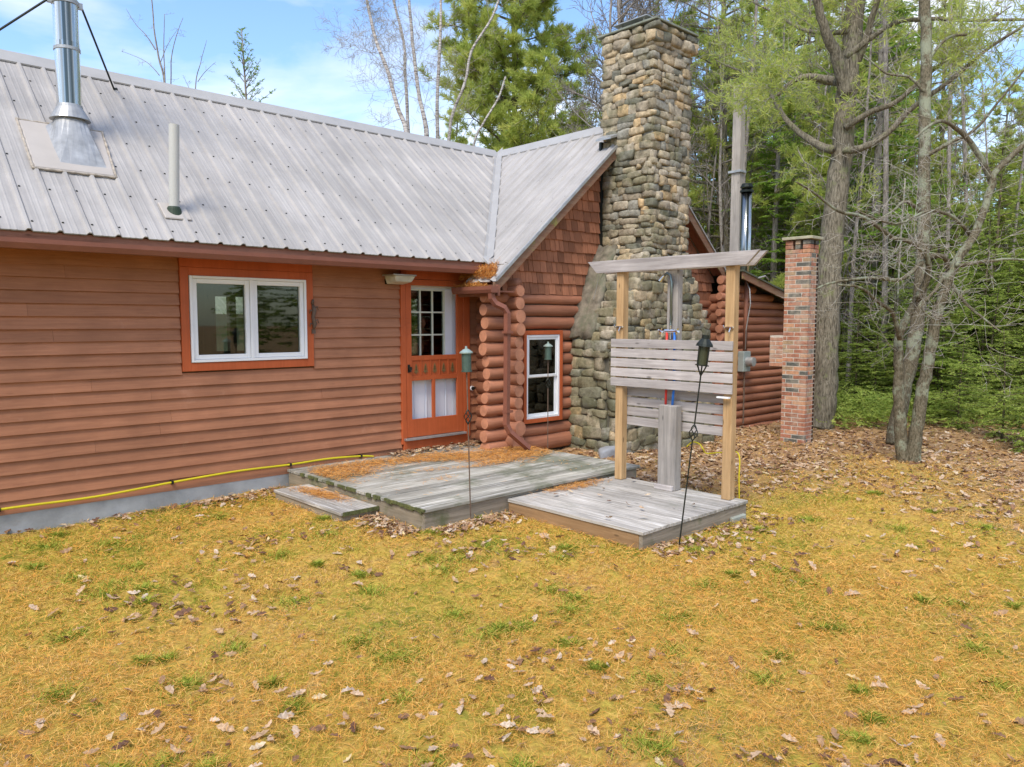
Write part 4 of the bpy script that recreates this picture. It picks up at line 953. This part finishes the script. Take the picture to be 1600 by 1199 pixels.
# ---- lantern stakes
def lantern(base, top, kind, label):
    r = empty('lantern_stake', base, label=label, cat='lantern', group='iron lantern stakes round the deck')
    B, T = Vector(base), Vector(top); ax = (T-B).normalized(); L = (T-B).length; at = lambda h: B+ax*h
    m = MB(); m.tube([at(-.1), at(.92)], .0065, 6); m.tube([at(1.06), at(L-.22)], .0065, 6); m.build('stake', MT['rust'] if kind != 'black' else MT['black'], r)
    m = MB(); u = ax.orthogonal().normalized(); w_ = ax.cross(u)
    for k in range(4):
        pts = [at(.92+.14*t)+(u*math.cos(k*1.571+t*3.1)+w_*math.sin(k*1.571+t*3.1))*.035*math.sin(math.pi*t) for t in np.linspace(0, 1, 9)]; m.tube(pts, .0045, 5)
    m.build('twisted_basket', MT['black'], r)
    a = L-.22
    if kind == 'black':
        m = MB()
        for k in range(4):
            an = k*1.571+.5; d = (u*math.cos(an)+w_*math.sin(an)); m.tube([at(a-.09), at(a)+d*.052, at(a+.16)+d*.055], .005, 5); 
        rp_ = [at(a)+(u*math.cos(t)+w_*math.sin(t))*.053 for t in np.linspace(0, 6.283, 13)]; m.tube(rp_, .005, 5); m.build('cage', MT['black'], r)
        m = MB(); m.tube([at(a), at(a+.155)], .04, 14, cap=True); m.build('lamp_glass', simple('smoky_glass', (.05, .055, .03), .15), r)
        m = MB(); m.tube([at(a+.155), at(a+.175), at(a+.215), at(a+.22), at(a+.25)], [.07, .065, .036, .03, .03], 14); m.build('lantern_cap', MT['black'], r)
    else:
        m = MB(); m.tube([at(a), at(a+.012), at(a+.013), at(a+.17)], [.05, .05, .044, .044], 16); m.build('lamp_body', MT['greenmetal'], r)
        m = MB(); m.tube([at(a+.17), at(a+.18), at(a+.205), at(a+.212), at(a+.235)], [.062, .062, .03, .012, .01], 16); m.build('lantern_cap', simple('pale_cap', (.33, .42, .38), .4, .4), r)
lantern((4.49, 5.36, ground_h(4.49, 5.36)), (4.46, 5.38, 1.66), 'mesh', 'pale-capped green mesh lantern on upright stake before the deck edge')
lantern((5.30, 3.62, 0), (5.42, 3.48, 1.76), 'black', 'black caged lantern on a leaning stake before the shower platform')
lantern((7.2, 7.0, .1), (7.2, 7.0, 1.62), 'mesh', 'dark mesh lantern on thin stake in front of the gable window')
# loose rock, utility pole, outbuilding seen through the windows
m = MB(); blob(m, (8.02, 6.62, .10), (.9, -.4, 0), (.4, .9, 0), (0, 0, 1), .17, .13, .10); tag(m.build('rock', MT['rock'], None, smooth=True), 'flat grey rock on the leaves at the foot of the stone chimney', 'rock')
m = MB(); m.hexa([(16.0, 9.42, -.3), (16.28, 9.42, -.3), (16.28, 9.7, -.3), (16.0, 9.7, -.3), (15.92, 9.42, 7.25), (16.12, 9.42, 7.25), (16.12, 9.62, 7.25), (15.92, 9.62, 7.25)]); 
up = empty('utility_pole', (16.1, 9.5, 0), label='tall squared grey timber pole rising behind the lean-to roof', cat='pole'); m.build('pole', MT['pole'], up, bevel=.01)
m = MB(); m.box(15.90, 16.16, 9.38, 9.70, 5.30, 5.35); m.build('pole_band', MT['galv'], up)
sd_ = empty('storage_shed', (8.6, 21, 0), label='small outbuilding with pale ribbed roof seen through the wing window', cat='shed')
m = MB(); m.box(6.6, 10.8, 20.3, 23.5, -.1, 2.1); m.build('wall', simple('shed_wall', (.20, .23, .17), .8), sd_)
m = MB(); V, F = sheet(ribs(6.3, 11.1, off=0), lambda x: 19.9, lambda x: 22, lambda x, y, h: (x, y, 2.1+.55*(y-19.9)+h)); m.add(V, F, .5); m.build('roof', MT['roof'], sd_)

# ================================================================== TREES
def W(px, d, dz=0):
    if 1000 < px < 1300: d = max(d, 22+(px % 7)*.4)
    p = PTW(px, 599.5, d); x, y = p[0], p[1]; return (x, y, float(ground_h(x, y))+dz)
class Skel:
    """collects limbs as tubes (wood) and twig segments that carry foliage"""
    def __init__(s): s.mb = MB(); s.seg = []
    def limb(s, pts, r0, r1, n=6, wob=.0):
        k = len(pts); s.mb.tube(pts, [r0+(r1-r0)*(i/(k-1))**.9 for i in range(k)], n, cap=r0 > .02, r=random.random(), wob=wob)
def path(p, d, L, k, jit, trop=Vector((0, 0, 0))):
    p = Vector(p); d = Vector(d).normalized(); out = [p.copy()]
    for i in range(k):
        d = (d+Vector((random.gauss(0, jit), random.gauss(0, jit), random.gauss(0, jit)))+trop).normalized()
        p = p+d*(L/k); out.append(p.copy())
    return out
def at_path(pts, t):
    f = t*(len(pts)-1); i = min(int(f), len(pts)-2); return pts[i].lerp(pts[i+1], f-i), (pts[i+1]-pts[i]).normalized()
def ramify(S, pts, r, lvl, maxl, L, num, spread=.9, up=.05, fine=.004, jit=.12, t0=.25, taper=.55, arch=0.):
    """children along a limb"""
    for q in range(num):
        t = t0+(1-t0)*((q+random.random())/num); p, d = at_path(pts, min(t, .99))
        a = random.uniform(0, 6.283); u = d.orthogonal().normalized(); w_ = d.cross(u)
        cd = (d*random.uniform(.35, .8)+(u*math.cos(a)+w_*math.sin(a))*spread).normalized()
        l = L*(1.1-.55*t)*random.uniform(.6, 1.15); rr = max(fine, r*(1-.6*t)*taper)
        k = 5 if lvl < 3 else 3
        c = path(p, cd, l, k, jit, Vector((0, 0, up-arch*lvl*.02)))
        S.limb(c, rr, max(fine*.6, rr*.3), 5 if rr > .03 else (4 if rr > .012 else 3))
        if lvl < maxl: ramify(S, c, rr, lvl+1, maxl, l*.55, max(2, int(num*.8)), spread, up, fine, jit*1.1, .2, taper, arch)
        else: S.seg.append((c[0], c[-1]))
def foliage(name, segs, per_m, ln, wd, mat, parent, style='spray', bias=0.):
    A = np.array([s[0] for s in segs], float); B = np.array([s[1] for s in segs], float)
    ll = np.linalg.norm(B-A, axis=1); n = np.maximum(1, (ll*per_m*(.7+.6*rng.random(len(ll)))).astype(int))
    idx = np.repeat(np.arange(len(n)), n); t = rng.random(len(idx))
    D = unit(B-A)[idx]; P = A[idx]+(B-A)[idx]*t[:, None]; N = len(idx)
    shade = rng.random(len(ll))[idx]
    if style == 'spray':
        side = unit(np.cross(D, np.array([0, 0, 1.])+rng.normal(0, .25, (N, 3)))); sg = np.where(rng.random(N) < .5, -1, 1)[:, None]
        dd = unit(D*.7+side*sg*.8+rng.normal(0, .18, (N, 3))+np.array([0, 0, -.10])); wv = unit(np.cross(dd, np.array([0, 0, 1.])+rng.normal(0, .45, (N, 3))))
    else:
        dd = unit(D*.9+rng.normal(0, .62, (N, 3))+np.array([0, 0, .25])); wv = unit(np.cross(dd, rng.normal(0, 1, (N, 3))))
    L = ln*(.6+.8*rng.random(N)); w2 = wd*(.6+.8*rng.random(N))
    a = P; tip = P+dd*L[:, None]; m1 = P+dd*(L*.45)[:, None]
    V = np.stack([a, m1+wv*w2[:, None]*.5, tip, m1-wv*w2[:, None]*.5], 1).reshape(-1, 3)
    rn = np.clip(.45*shade+.4*rng.random(N)+bias, 0, 1)
    return fast(name, V, 4, np.repeat(rn, 4), mat, parent)
def proto(name, S, barkm, segs=None, fol=None, crown='crown'):
    r = empty(name, (0, 0, 0)); S.mb.build('trunk', MT[barkm], r, smooth=True)
    if fol: foliage(crown, segs if segs is not None else S.seg, parent=r, **fol)
    return r
def conifer(name, H, Lmax, z0, barkm, fol, whorl=.22, droop=-.12, rise=.1, lacy=.0, r0=None, tw=.16):
    S = Skel(); tr = path((0, 0, -.2), (0, 0, 1), H+.2, 10, .012); r0 = r0 or H*.012
    S.limb(tr, r0, .012, 8); z = z0
    while z < H-.05:
        f = (z-z0)/(H-z0); l0 = Lmax*((1-f)**.85)*(.55+.45*min(1, f*5+.35))
        for q in range(random.randint(3, 5)):
            if random.random() < lacy: continue
            p, _ = at_path(tr, min(.995, (z+.2)/(H+.2))); a = random.uniform(0, 6.283); l = l0*random.uniform(.55, 1.15)+.08
            d = Vector((math.cos(a), math.sin(a), rise+.5*f*f)); b = path(p, d, l, 5, .06, Vector((0, 0, droop*.3)))
            S.limb(b, .006+.012*l, .003, 4)
            k = max(2, int(l/tw))
            for i in range(k):
                t = .15+.85*(i+random.random()*.6)/k; pp, dd = at_path(b, min(t, .99)); s = 1 if i % 2 else -1
                sd2 = dd.cross(Vector((0, 0, 1))).normalized()*s; ld = (dd*.8+sd2*.9+Vector((random.gauss(0, .15), random.gauss(0, .15), droop+random.gauss(0, .1)))).normalized()
                tl = max(.10, l*.42*(1.05-t))*random.uniform(.7, 1.2); S.seg.append((pp, pp+ld*tl))
                if tl > .3: 
                    for u in (.35, .65):
                        p3 = pp+ld*tl*u; S.seg.append((p3, p3+(ld+sd2.cross(Vector((0, 0, 1)))*random.choice((-.8, .8))).normalized()*tl*.45))
            S.seg.append((b[-2], b[-1]))
        z += whorl*random.uniform(.7, 1.3)*(.6+.6*(1-f))
    return proto(name, S, barkm, fol=fol)
def pine(name, H, z0, Lmax, barkm, fol, r0, nb=34, dens=5, lean=(0, 0)):
    S = Skel(); tr = path((0, 0, -.3), (lean[0], lean[1], 1), H+.3, 10, .02); S.limb(tr, r0, .03, 10)
    for i in range(nb):
        z = z0+(H-z0)*((i+random.random())/nb)**.95; f = (z-z0)/(H-z0); p, _ = at_path(tr, min(.99, (z+.3)/(H+.3)))
        a = random.uniform(0, 6.283); l = Lmax*(1-f*.75)*random.uniform(.55, 1.1)
        b = path(p, (math.cos(a), math.sin(a), .05+.3*f), l, 6, .11, Vector((0, 0, .05))); S.limb(b, .015+.014*l, .008, 5)
        for k in range(int(l*dens)):
            t = .3+.7*random.random(); pp, dd = at_path(b, t); u = Vector((random.gauss(0, 1), random.gauss(0, 1), random.gauss(.25, .5))).normalized()
            c = path(pp, dd*.7+u*.9, l*.30*random.uniform(.5, 1.2), 3, .15, Vector((0, 0, .08))); S.limb(c, .012, .004, 3)
            for m_ in range(4):
                p2, d2 = at_path(c, .3+.7*random.random()); u2 = Vector((random.gauss(0, 1), random.gauss(0, 1), random.gauss(.3, .6))).normalized(); S.seg.append((p2, p2+(d2*.6+u2*.8).normalized()*random.uniform(.10, .24)))
            S.seg.append((c[-2], c[-1]))
    return proto(name, S, barkm, fol=fol)
def bare(name, H, r0, barkm, nl=10, lean=(0, 0), maxl=3, z0=.3, L=None, leaf=None, fine=.005, num=None):
    S = Skel(); tr = path((0, 0, -.2), (lean[0], lean[1], 1), H+.2, 9, .035, Vector((0, 0, .02))); S.limb(tr, r0, .012, 8)
    ramify(S, tr, r0, 1, maxl, L or H*.32, nl, .75, .08, fine, .13, z0, .42)
    return proto(name, S, barkm, fol=leaf, crown='crown')
def place(src, loc, rz=0., s=1.0, first=False, sz=None, **k):
    if first: o = src
    else:
        o = src.copy(); COL.objects.link(o)
        for c in src.children:
            d = c.copy(); COL.objects.link(d); d.parent = o
    o.location = loc; o.rotation_euler = (0, 0, rz); o.scale = (s, s, sz or s); return tag(o, **k)
used = set()
def put(src, loc, rz, s, label, cat='tree', group=None, sz=None):
    f = src.name not in used; used.add(src.name); return place(src, loc, rz, s, f, sz, label=label, cat=cat, group=group)
HF = dict(per_m=80, ln=.085, wd=.032, mat=MT['hemlock'], style='spray')
FF = dict(per_m=80, ln=.09, wd=.034, mat=MT['fir'], style='spray')
PF = dict(per_m=160, ln=.17, wd=.021, mat=MT['pine'], style='tuft')
hem = [conifer('hemlock_tree', 6.5, 1.9, .35, 'bark_mossy', HF, whorl=.20), conifer('hemlock_tree', 4.2, 1.5, .2, 'bark_mossy', HF, whorl=.17, droop=-.2), conifer('hemlock_tree', 9.0, 2.2, 1.6, 'bark_mossy', HF, whorl=.27, lacy=.15)]
fir = [conifer('fir_tree', 12, 2.1, 1.2, 'bark_grey', dict(FF, per_m=55, ln=.105, wd=.038), whorl=.27, lacy=.1, tw=.19), conifer('fir_tree', 15, 2.4, 3.5, 'bark_grey', dict(FF, per_m=50, ln=.115, wd=.042), whorl=.32, lacy=.15, tw=.2)]
pin = [pine('pine_tree', 16, 4.5, 3.3, 'bark_pine', PF, .18, 62), pine('pine_tree', 13, 3.0, 2.6, 'bark_pine', PF, .13, 54)]
bar = [bare('bare_tree', 12, .10, 'bark_grey', 14, maxl=3, z0=.25, L=2.8, fine=.007), bare('bare_tree', 9, .06, 'bark_grey', 12, maxl=3, z0=.2, L=2.2, fine=.006), bare('bare_tree', 5, .03, 'twig', 11, maxl=3, z0=.15, L=1.5, fine=.004),
       bare('bare_tree', 10, .07, 'bark_grey', 12, maxl=3, z0=.2, L=2.4, fine=.006, leaf=dict(per_m=7, ln=.07, wd=.04, mat=MT['twigleaf'], style='tuft'))]
rd = random.Random(11)
# tall pines standing behind the cabin roof and the lean-to
big = pine('white_pine', 15.5, 3.0, 4.9, 'bark_pine', dict(PF, per_m=190, ln=.19, wd=.019), .2, 110, 8)
put(big, W(800, 27), .4, 1.0, 'broad bushy white pine standing behind the roof valley', 'pine tree')
put(pin[0], W(1130, 24), 1.2, 1.0, 'tall pine just right of the stone chimney, behind the lean-to', 'pine tree')
put(pin[0], W(1215, 29), 4.0, 1.08, 'tall pine behind the brick chimney, left of the thick leaning pine trunk', 'pine tree')
put(pin[1], W(710, 33), 2.2, .82, 'smaller pine among the white birch stems behind the roof', 'pine tree')
put(pin[1], W(885, 36), .3, .95, 'thin pine between the bushy white pine and the stone chimney', 'pine tree')
for px, d, s, i in ((1105, 26, .9, 1), (1165, 30, .95, 1), (1240, 26, .85, 0), (1275, 31, 1.0, 1), (1350, 27, .9, 0), (1305, 24, .8, 1), (1190, 35, 1.1, 0), (1420, 30, .62, 1), (1545, 26, .6, 0), (1375, 22, .8, 1), (1460, 24, .78, 0), (1590, 23, .72, 1), (1320, 20, .78, 1), (1085, 34, 1.05, 0), (1170, 40, 1.1, 1), (1260, 38, 1.2, 0), (1330, 33, 1.0, 1), (1400, 42, 1.1, 0), (1490, 46, .85, 1), (1600, 34, .95, 0), (1660, 27, .9, 1), (1040, 44, 1.1, 0)):
    put(pin[i], W(px, d), rd.uniform(0, 6), s, 'tall green pine back in the dense wood on the right', 'pine tree', 'tall pines in the wood')
for k in range(30):
    px = 1075+rd.random()*640; d = 19+26*rd.random()**.8; i = rd.choice((0, 1)); s = rd.uniform(.62, 1.0)
    if px > 1380: s *= .62
    put(fir[i], W(px, d), rd.uniform(0, 6), s, 'dark lacy fir in the dense wood on the right', 'fir tree', 'firs in the wood')
for k in range(30):
    px = 1100+rd.random()*600; d = 16.5+13*rd.random(); put(hem[2], W(px, d), rd.uniform(0, 6), rd.uniform(.45, .85), 'green hemlock with soft drooping sprays in the wood', 'hemlock tree', 'hemlocks in the wood')
for k in range(60):
    px = 1285+rd.random()*430; d = 14.8+10*rd.random(); i = rd.choice((0, 1)); s = rd.uniform(.35, .95)
    put(hem[i], W(px, d), rd.uniform(0, 6), s, 'young bright green hemlock at the edge of the wood', 'hemlock tree', 'young hemlocks along the wood edge')
for k, (px, d, s) in enumerate(((1570, 12.2, .42), (1625, 11.2, .55), (1500, 13.4, .4))):
    put(hem[1], W(px, d), rd.uniform(0, 6), s, ['low green hemlock sapling at the right edge of the leaf litter', 'hemlock sapling cut by the right border of the view', 'small hemlock sapling right of the forked lichen tree'][k], 'hemlock tree')
for k in range(22):
    px = 1090+rd.random()*600; d = 16+18*rd.random(); i = rd.choice((0, 1, 2, 3)); 
    put(bar[i], W(px, d), rd.uniform(0, 6), rd.uniform(.75, 1.15), 'bare thin-stemmed tree in the dense wood on the right', 'bare tree', 'bare trees in the wood')
def thin(k): 
    S = Skel(); tr = path((0, 0, -.2), (rd.uniform(-.04, .04), rd.uniform(-.04, .04), 1), 11, 8, .015); S.limb(tr, .06, .03, 7)
    for j in range(22):
        p, d = at_path(tr, rd.uniform(.08, .95)); S.limb(path(p, (rd.uniform(-1, 1), rd.uniform(-1, 1), -.1), rd.uniform(.3, .9), 3, .2), .010, .003, 3)
    return proto('dead_stem', S, 'bark_grey')
stm = [thin(0), thin(1)]
for k in range(26):
    px = 1100+rd.random()*560; d = 16+16*rd.random(); put(stm[k % 2], W(px, d), rd.uniform(0, 6), rd.uniform(.6, 1.3), 'straight bare grey trunk with short dead twigs in the wood', 'tree trunk', 'bare trunks in the wood')
# behind the left roof: bare saplings and a conifer top
cl_ = conifer('spruce_tree', 9.4, 2.6, 2.0, 'bark_grey', dict(FF, per_m=80, ln=.07, wd=.022), whorl=.22, lacy=.3, rise=.7, droop=.1)
put(cl_, W(407, 20.5), 0, 1.0, 'lone conifer top poking over the middle of the roof ridge', 'conifer')
big_bare = bare('bare_tree', 15, .19, 'bark_grey', 18, maxl=3, z0=.22, L=4.2, fine=.009)
put(big_bare, W(985, 24), 1.0, 1.0, 'large bare tree with thick limbs rising behind the chimney crown', 'bare tree')
put(big_bare, W(930, 30), 3.6, 1.0, 'tall bare tree left of the chimney crown, behind the thick-limbed one', 'bare tree')
for px, d, i, s, l in ((960, 21, 0, 1.05, 'bare branchy tree directly behind the left side of the stone chimney'), (1025, 24, 0, 1.15, 'slender bare tree at the right side of the chimney crown'), (905, 25, 3, 1.05, 'sparse yellow-leaved tree between the white pine and the chimney'), (1090, 20, 3, 1.0, 'sparse small-leaved tree right behind the stone chimney'), (860, 30, 3, .95, 'thin tree with few yellow leaves before the sky left of the chimney')):
    put(bar[i], W(px, d), rd.uniform(0, 6), s, l, 'bare tree')
# birches behind the roof
def custom(name, lines, barkm, loc_d, label, cat, limbs=(), ram=None, fol=None, barkt='twig'):
    """lines: list of (d, r0, r1, [(px,py)...]) stems traced in the view and set at their own distance"""
    S = Skel(); T = Skel(); b = lines[0]; base = Vector(PTW(b[3][0][0], b[3][0][1], b[0])); root = empty(name, base, label=label, cat=cat)
    for (d, r0, r1, pts, *rest) in lines:
        dd = rest[0] if rest else d; k = len(pts)
        P = [Vector(PTW(x, y, d+(dd-d)*i/(k-1))) for i, (x, y) in enumerate(pts)]
        Q = []
        for i in range(k-1):
            p0, p1, p2, p3 = P[max(i-1, 0)], P[i], P[i+1], P[min(i+2, k-1)]
            for q in range(4):
                t = q/4; Q.append(.5*((2*p1)+(-p0+p2)*t+(2*p0-5*p1+4*p2-p3)*t*t+(-p0+3*p1-3*p2+p3)*t**3)+Vector([random.gauss(0, r0*.06) for _ in range(3)]))
        Q.append(P[-1]); S.limb(Q, r0, r1, 10 if r0 > .05 else 6, .06 if r0 > .1 else 0)
        if ram and r0 < .25:
            num, L, mx, t0 = (ram[0], ram[1], ram[2], max(ram[3], .5 if k > 8 else 0)) if r0 > .045 else (max(4, int(ram[0]*.6)), ram[1]*.7, ram[2], .15)
            ramify(T, Q, min(.022, max(r1*1.2, r0*.3)), 1, mx, L, num, .8, .015, .0035, .15, t0, .45)
    S.mb.build('trunk', MT[barkm], root, smooth=True); T.mb.build('crown', MT[barkt], root, smooth=True)
    if fol: o = foliage('leaf_cluster', T.seg, parent=root, **fol); o.location = tuple(-base)
    return root
bd = 20
BP = [[(655, 616), (645, 330), (636, 211), (620, 165), (607, 115), (588, 64), (573, 0), (560, -60)], [(672, 616), (669, 330), (667, 216), (663, 187), (653, 139), (645, 67), (639, 0), (634, -60)],
      [(640, 616), (640, 300), (636, 160), (633, 120), (631, 67), (615, 0), (607, -40)], [(688, 616), (685, 330), (684, 221), (683, 160), (687, 80), (689, 13), (688, -50)],
      [(690, 616), (694, 330), (701, 221), (708, 176), (727, 128), (737, 80), (769, 27), (785, -20)], [(722, 616), (730, 330), (740, 228), (757, 190), (778, 155), (790, 120)]]
BL = ['leftmost white birch stem leaning left over the roof ridge', 'white birch stem second thickest, upright with black marks above the ridge', 'slim birch stem between the two left birches', 'straight bright white birch stem before the bushy pine', 'forked pale birch stem leaning right across the pine', 'thin short pale birch leaning right near the roof valley']
for k, (pts, lab) in enumerate(zip(BP, BL)):
    d = bd+k*.5; custom('birch_tree', [(d, (.08, .085, .055, .07, .055, .04)[k], .03, pts)], 'bark_birch', d, lab, 'birch tree', ram=((15, 2.5, 3, .35), (13, 2.2, 3, .4), (9, 1.6, 3, .4), (9, 1.4, 3, .4), (9, 1.7, 3, .4), (7, 1.2, 2, .5))[k])
custom('bare_tree', [(18.5, .035, .012, [(262, 616), (262, 300), (258, 140), (248, 90), (241, 45), (237, -10)]), (18.5, .022, .006, [(262, 300), (258, 135), (256, 80), (257, 22)]), (18.6, .018, .005, [(264, 300), (267, 135), (268, 90), (276, 55), (286, 28)]), (18.5, .012, .004, [(249, 118), (238, 105), (222, 93), (190, 80)]), (18.5, .014, .004, [(243, 78), (228, 55), (212, 38), (197, 14)]), (18.5, .010, .003, [(250, 100), (262, 70), (278, 45)])],
    'bark_grey', 0, 'bare fan-shaped sapling rising over the roof ridge right of the metal flue', 'bare tree', ram=(8, .55, 2, .3))
custom('bare_tree', [(18.2, .022, .004, [(300, 616), (303, 300), (305, 143), (313, 100), (323, 63)]), (18.2, .010, .003, [(309, 128), (320, 113), (337, 97)]), (18.2, .009, .003, [(303, 150), (294, 135), (288, 122)])], 'bark_grey', 0, 'thin bare sapling barely topping the ridge, right of the fan-shaped one', 'bare tree', ram=(5, .3, 2, .4))
# thick leaning pine trunk behind the brick chimney
pp = custom('pine_tree', [(13.7, .245, .155, [(1281, 672), (1285, 625), (1288, 580), (1291, 520), (1296, 440), (1298, 400), (1305, 330), (1314, 250), (1321, 170), (1328, 90), (1336, 0), (1342, -80)]),
    (13.5, .08, .02, [(1300, 235), (1275, 225), (1240, 200), (1220, 175), (1205, 148), (1190, 120)], 15.5), (13.6, .12, .05, [(1322, 150), (1308, 90), (1290, 50), (1276, 0), (1270, -40)], 13), (13.7, .09, .04, [(1330, 110), (1350, 70), (1362, 30), (1380, -30)], 13.2),
    (13.4, .07, .02, [(1318, 235), (1345, 232), (1385, 210), (1430, 165), (1480, 130), (1540, 80), (1600, 40)], 12.2), (13.5, .06, .02, [(1320, 200), (1360, 175), (1400, 160), (1440, 125), (1500, 75), (1560, 20)], 12.6), (13.6, .07, .02, [(1315, 130), (1270, 125), (1230, 110), (1180, 118), (1120, 95)], 18.6), 
    (13.6, .06, .02, [(1322, 90), (1360, 60), (1400, 35), (1450, 30), (1530, 32), (1620, 30)], 12.8), (13.5, .08, .02, [(1302, 127), (1262, 120), (1235, 130), (1215, 150)], 13.6), (13.6, .05, .015, [(1325, 50), (1260, 48), (1200, 15), (1150, -10)], 17)],
    'bark_pine', 0, 'thick leaning trunk of the big pine behind the brick chimney', 'pine tree', ram=(9, 1.7, 3, .45), fol=dict(per_m=48, ln=.13, wd=.017, mat=MT['pine'], style='tuft'))
# mottled trunk to its right, and the forked lichen tree in front
custom('maple_tree', [(11.85, .12, .075, [(1396, 698), (1402, 660), (1412, 610), (1424, 560), (1434, 500), (1440, 430), (1443, 330), (1444, 230), (1446, 120), (1446, 20), (1444, -60)]), (11.8, .035, .012, [(1437, 330), (1415, 315), (1395, 330), (1370, 345)], 11.3), (11.8, .035, .012, [(1447, 245), (1480, 225), (1520, 205), (1560, 160), (1600, 110)], 11), (11.8, .03, .01, [(1446, 145), (1420, 120), (1385, 115), (1350, 85)], 12), (11.8, .03, .01, [(1446, 100), (1480, 60), (1520, 50), (1580, 10)], 12)],
    'bark_lichen', 0, 'slim mottled trunk standing close behind the forked lichen-covered tree', 'tree', ram=(9, 1.6, 3, .4))
custom('maple_tree', [(10.36, .088, .045, [(1412, 724), (1408, 690), (1405, 650), (1404, 610), (1405, 580), (1404, 550), (1406, 520), (1420, 492), (1434, 468)], 10.2), (10.30, .094, .032, [(1427, 724), (1430, 690), (1434, 655), (1441, 610), (1450, 570), (1457, 530), (1463, 495), (1474, 462), (1484, 430), (1500, 400), (1520, 372), (1536, 330), (1549, 290), (1557, 268), (1590, 235), (1640, 190)], 10), (10.25, .045, .015, [(1550, 285), (1525, 235), (1500, 205), (1475, 190), (1455, 195), (1430, 215)], 9.6),
    (10.1, .05, .02, [(1434, 468), (1450, 430), (1447, 400), (1425, 380), (1395, 372)], 9.5), (10.2, .04, .012, [(1484, 430), (1478, 405), (1455, 400), (1430, 420), (1405, 438), (1360, 434), (1300, 442), (1275, 452)], 9.2), (10.2, .035, .01, [(1500, 400), (1495, 415), (1530, 410), (1580, 405), (1640, 410)], 9.6),
    (10.2, .03, .01, [(1480, 425), (1460, 455), (1440, 480), (1460, 500)], 9.8), (10.1, .035, .01, [(1406, 530), (1395, 490), (1370, 470), (1345, 450), (1310, 445)], 9.3), (10.2, .028, .008, [(1484, 440), (1510, 475), (1540, 500), (1565, 520)], 9.6), (10.0, .03, .01, [(1395, 372), (1350, 340), (1310, 330), (1270, 300), (1245, 285)], 9.2), (10.2, .03, .01, [(1520, 372), (1490, 340), (1450, 330), (1400, 350), (1340, 330)], 9.4)],
    'bark_lichen', 0, 'forked lichen-covered bare tree at the edge of the lawn, right of the brick chimney', 'tree', ram=(8, 1.8, 3, .25))
# far wood: hills of small conifers beyond the near trees and round behind the viewer
def far_wood():
    V = []; R = []
    src = [c for c in fir[0].children if c.name.startswith('crown')][0].data; a = np.empty(len(src.vertices)*3, 'f'); src.vertices.foreach_get('co', a); a = a.reshape(-1, 4, 3)
    for k in range(150):
        if k < 74: px = 300+rd.random()*1600; d = 44+26*rd.random(); x, y, z = W(px, d); s = rd.uniform(.75, 1.15)*(.62 if px < 640 else (.8 if px > 1400 else 1))
        else:
            an = AZ+math.pi+rd.uniform(-1.9, 1.9); d = rd.uniform(17, 34); x, y = d*math.cos(an), d*math.sin(an); z = 0; s = rd.uniform(.6, 1.0)
        if px < 640 and k < 74: s *= .8
        q = a[rng.random(len(a)) < .32].copy(); c = q.mean(1, keepdims=True); q = c+(q-c)*2.1; t = rd.uniform(0, 6.28)
        ct, st_2 = math.cos(t), math.sin(t); X = q[..., 0]*ct-q[..., 1]*st_2; Y = q[..., 0]*st_2+q[..., 1]*ct
        V.append(np.stack([X*s+x, Y*s+y, q[..., 2]*s+z], -1).reshape(-1, 3)); R.append(np.full(len(q)*4, rd.uniform(.1, .8)))
    o = fast('far_wood', np.concatenate(V), 4, np.concatenate(R), MT['hemlock']); tag(o, 'distant mass of dark conifers closing the view behind the wood', 'wood', kind='stuff')
far_wood()
# undergrowth: low sprays and twigs on the litter
cx, cy = [], []
segs = []
for k in range(900):
    px = 1280+rd.random()*420; d = 13.5+14*rd.random()**1.2; x, y, z = W(px, d); h = rd.uniform(.15, .8)
    for j in range(5): segs.append(((x+rd.gauss(0, .1), y+rd.gauss(0, .1), z+h*rd.random()), (x+rd.gauss(0, .4), y+rd.gauss(0, .4), z+h*rd.uniform(.3, 1))))
o = foliage('undergrowth', segs, 34, .07, .03, MT['hemlock'], None, 'spray'); tag(o, 'low green undergrowth over the litter in the wood', 'undergrowth', kind='stuff')
for s_o in hem+fir+pin+bar+stm:
    if s_o.name not in used:
        for c in list(s_o.children): bpy.data.objects.remove(c)
        bpy.data.objects.remove(s_o)
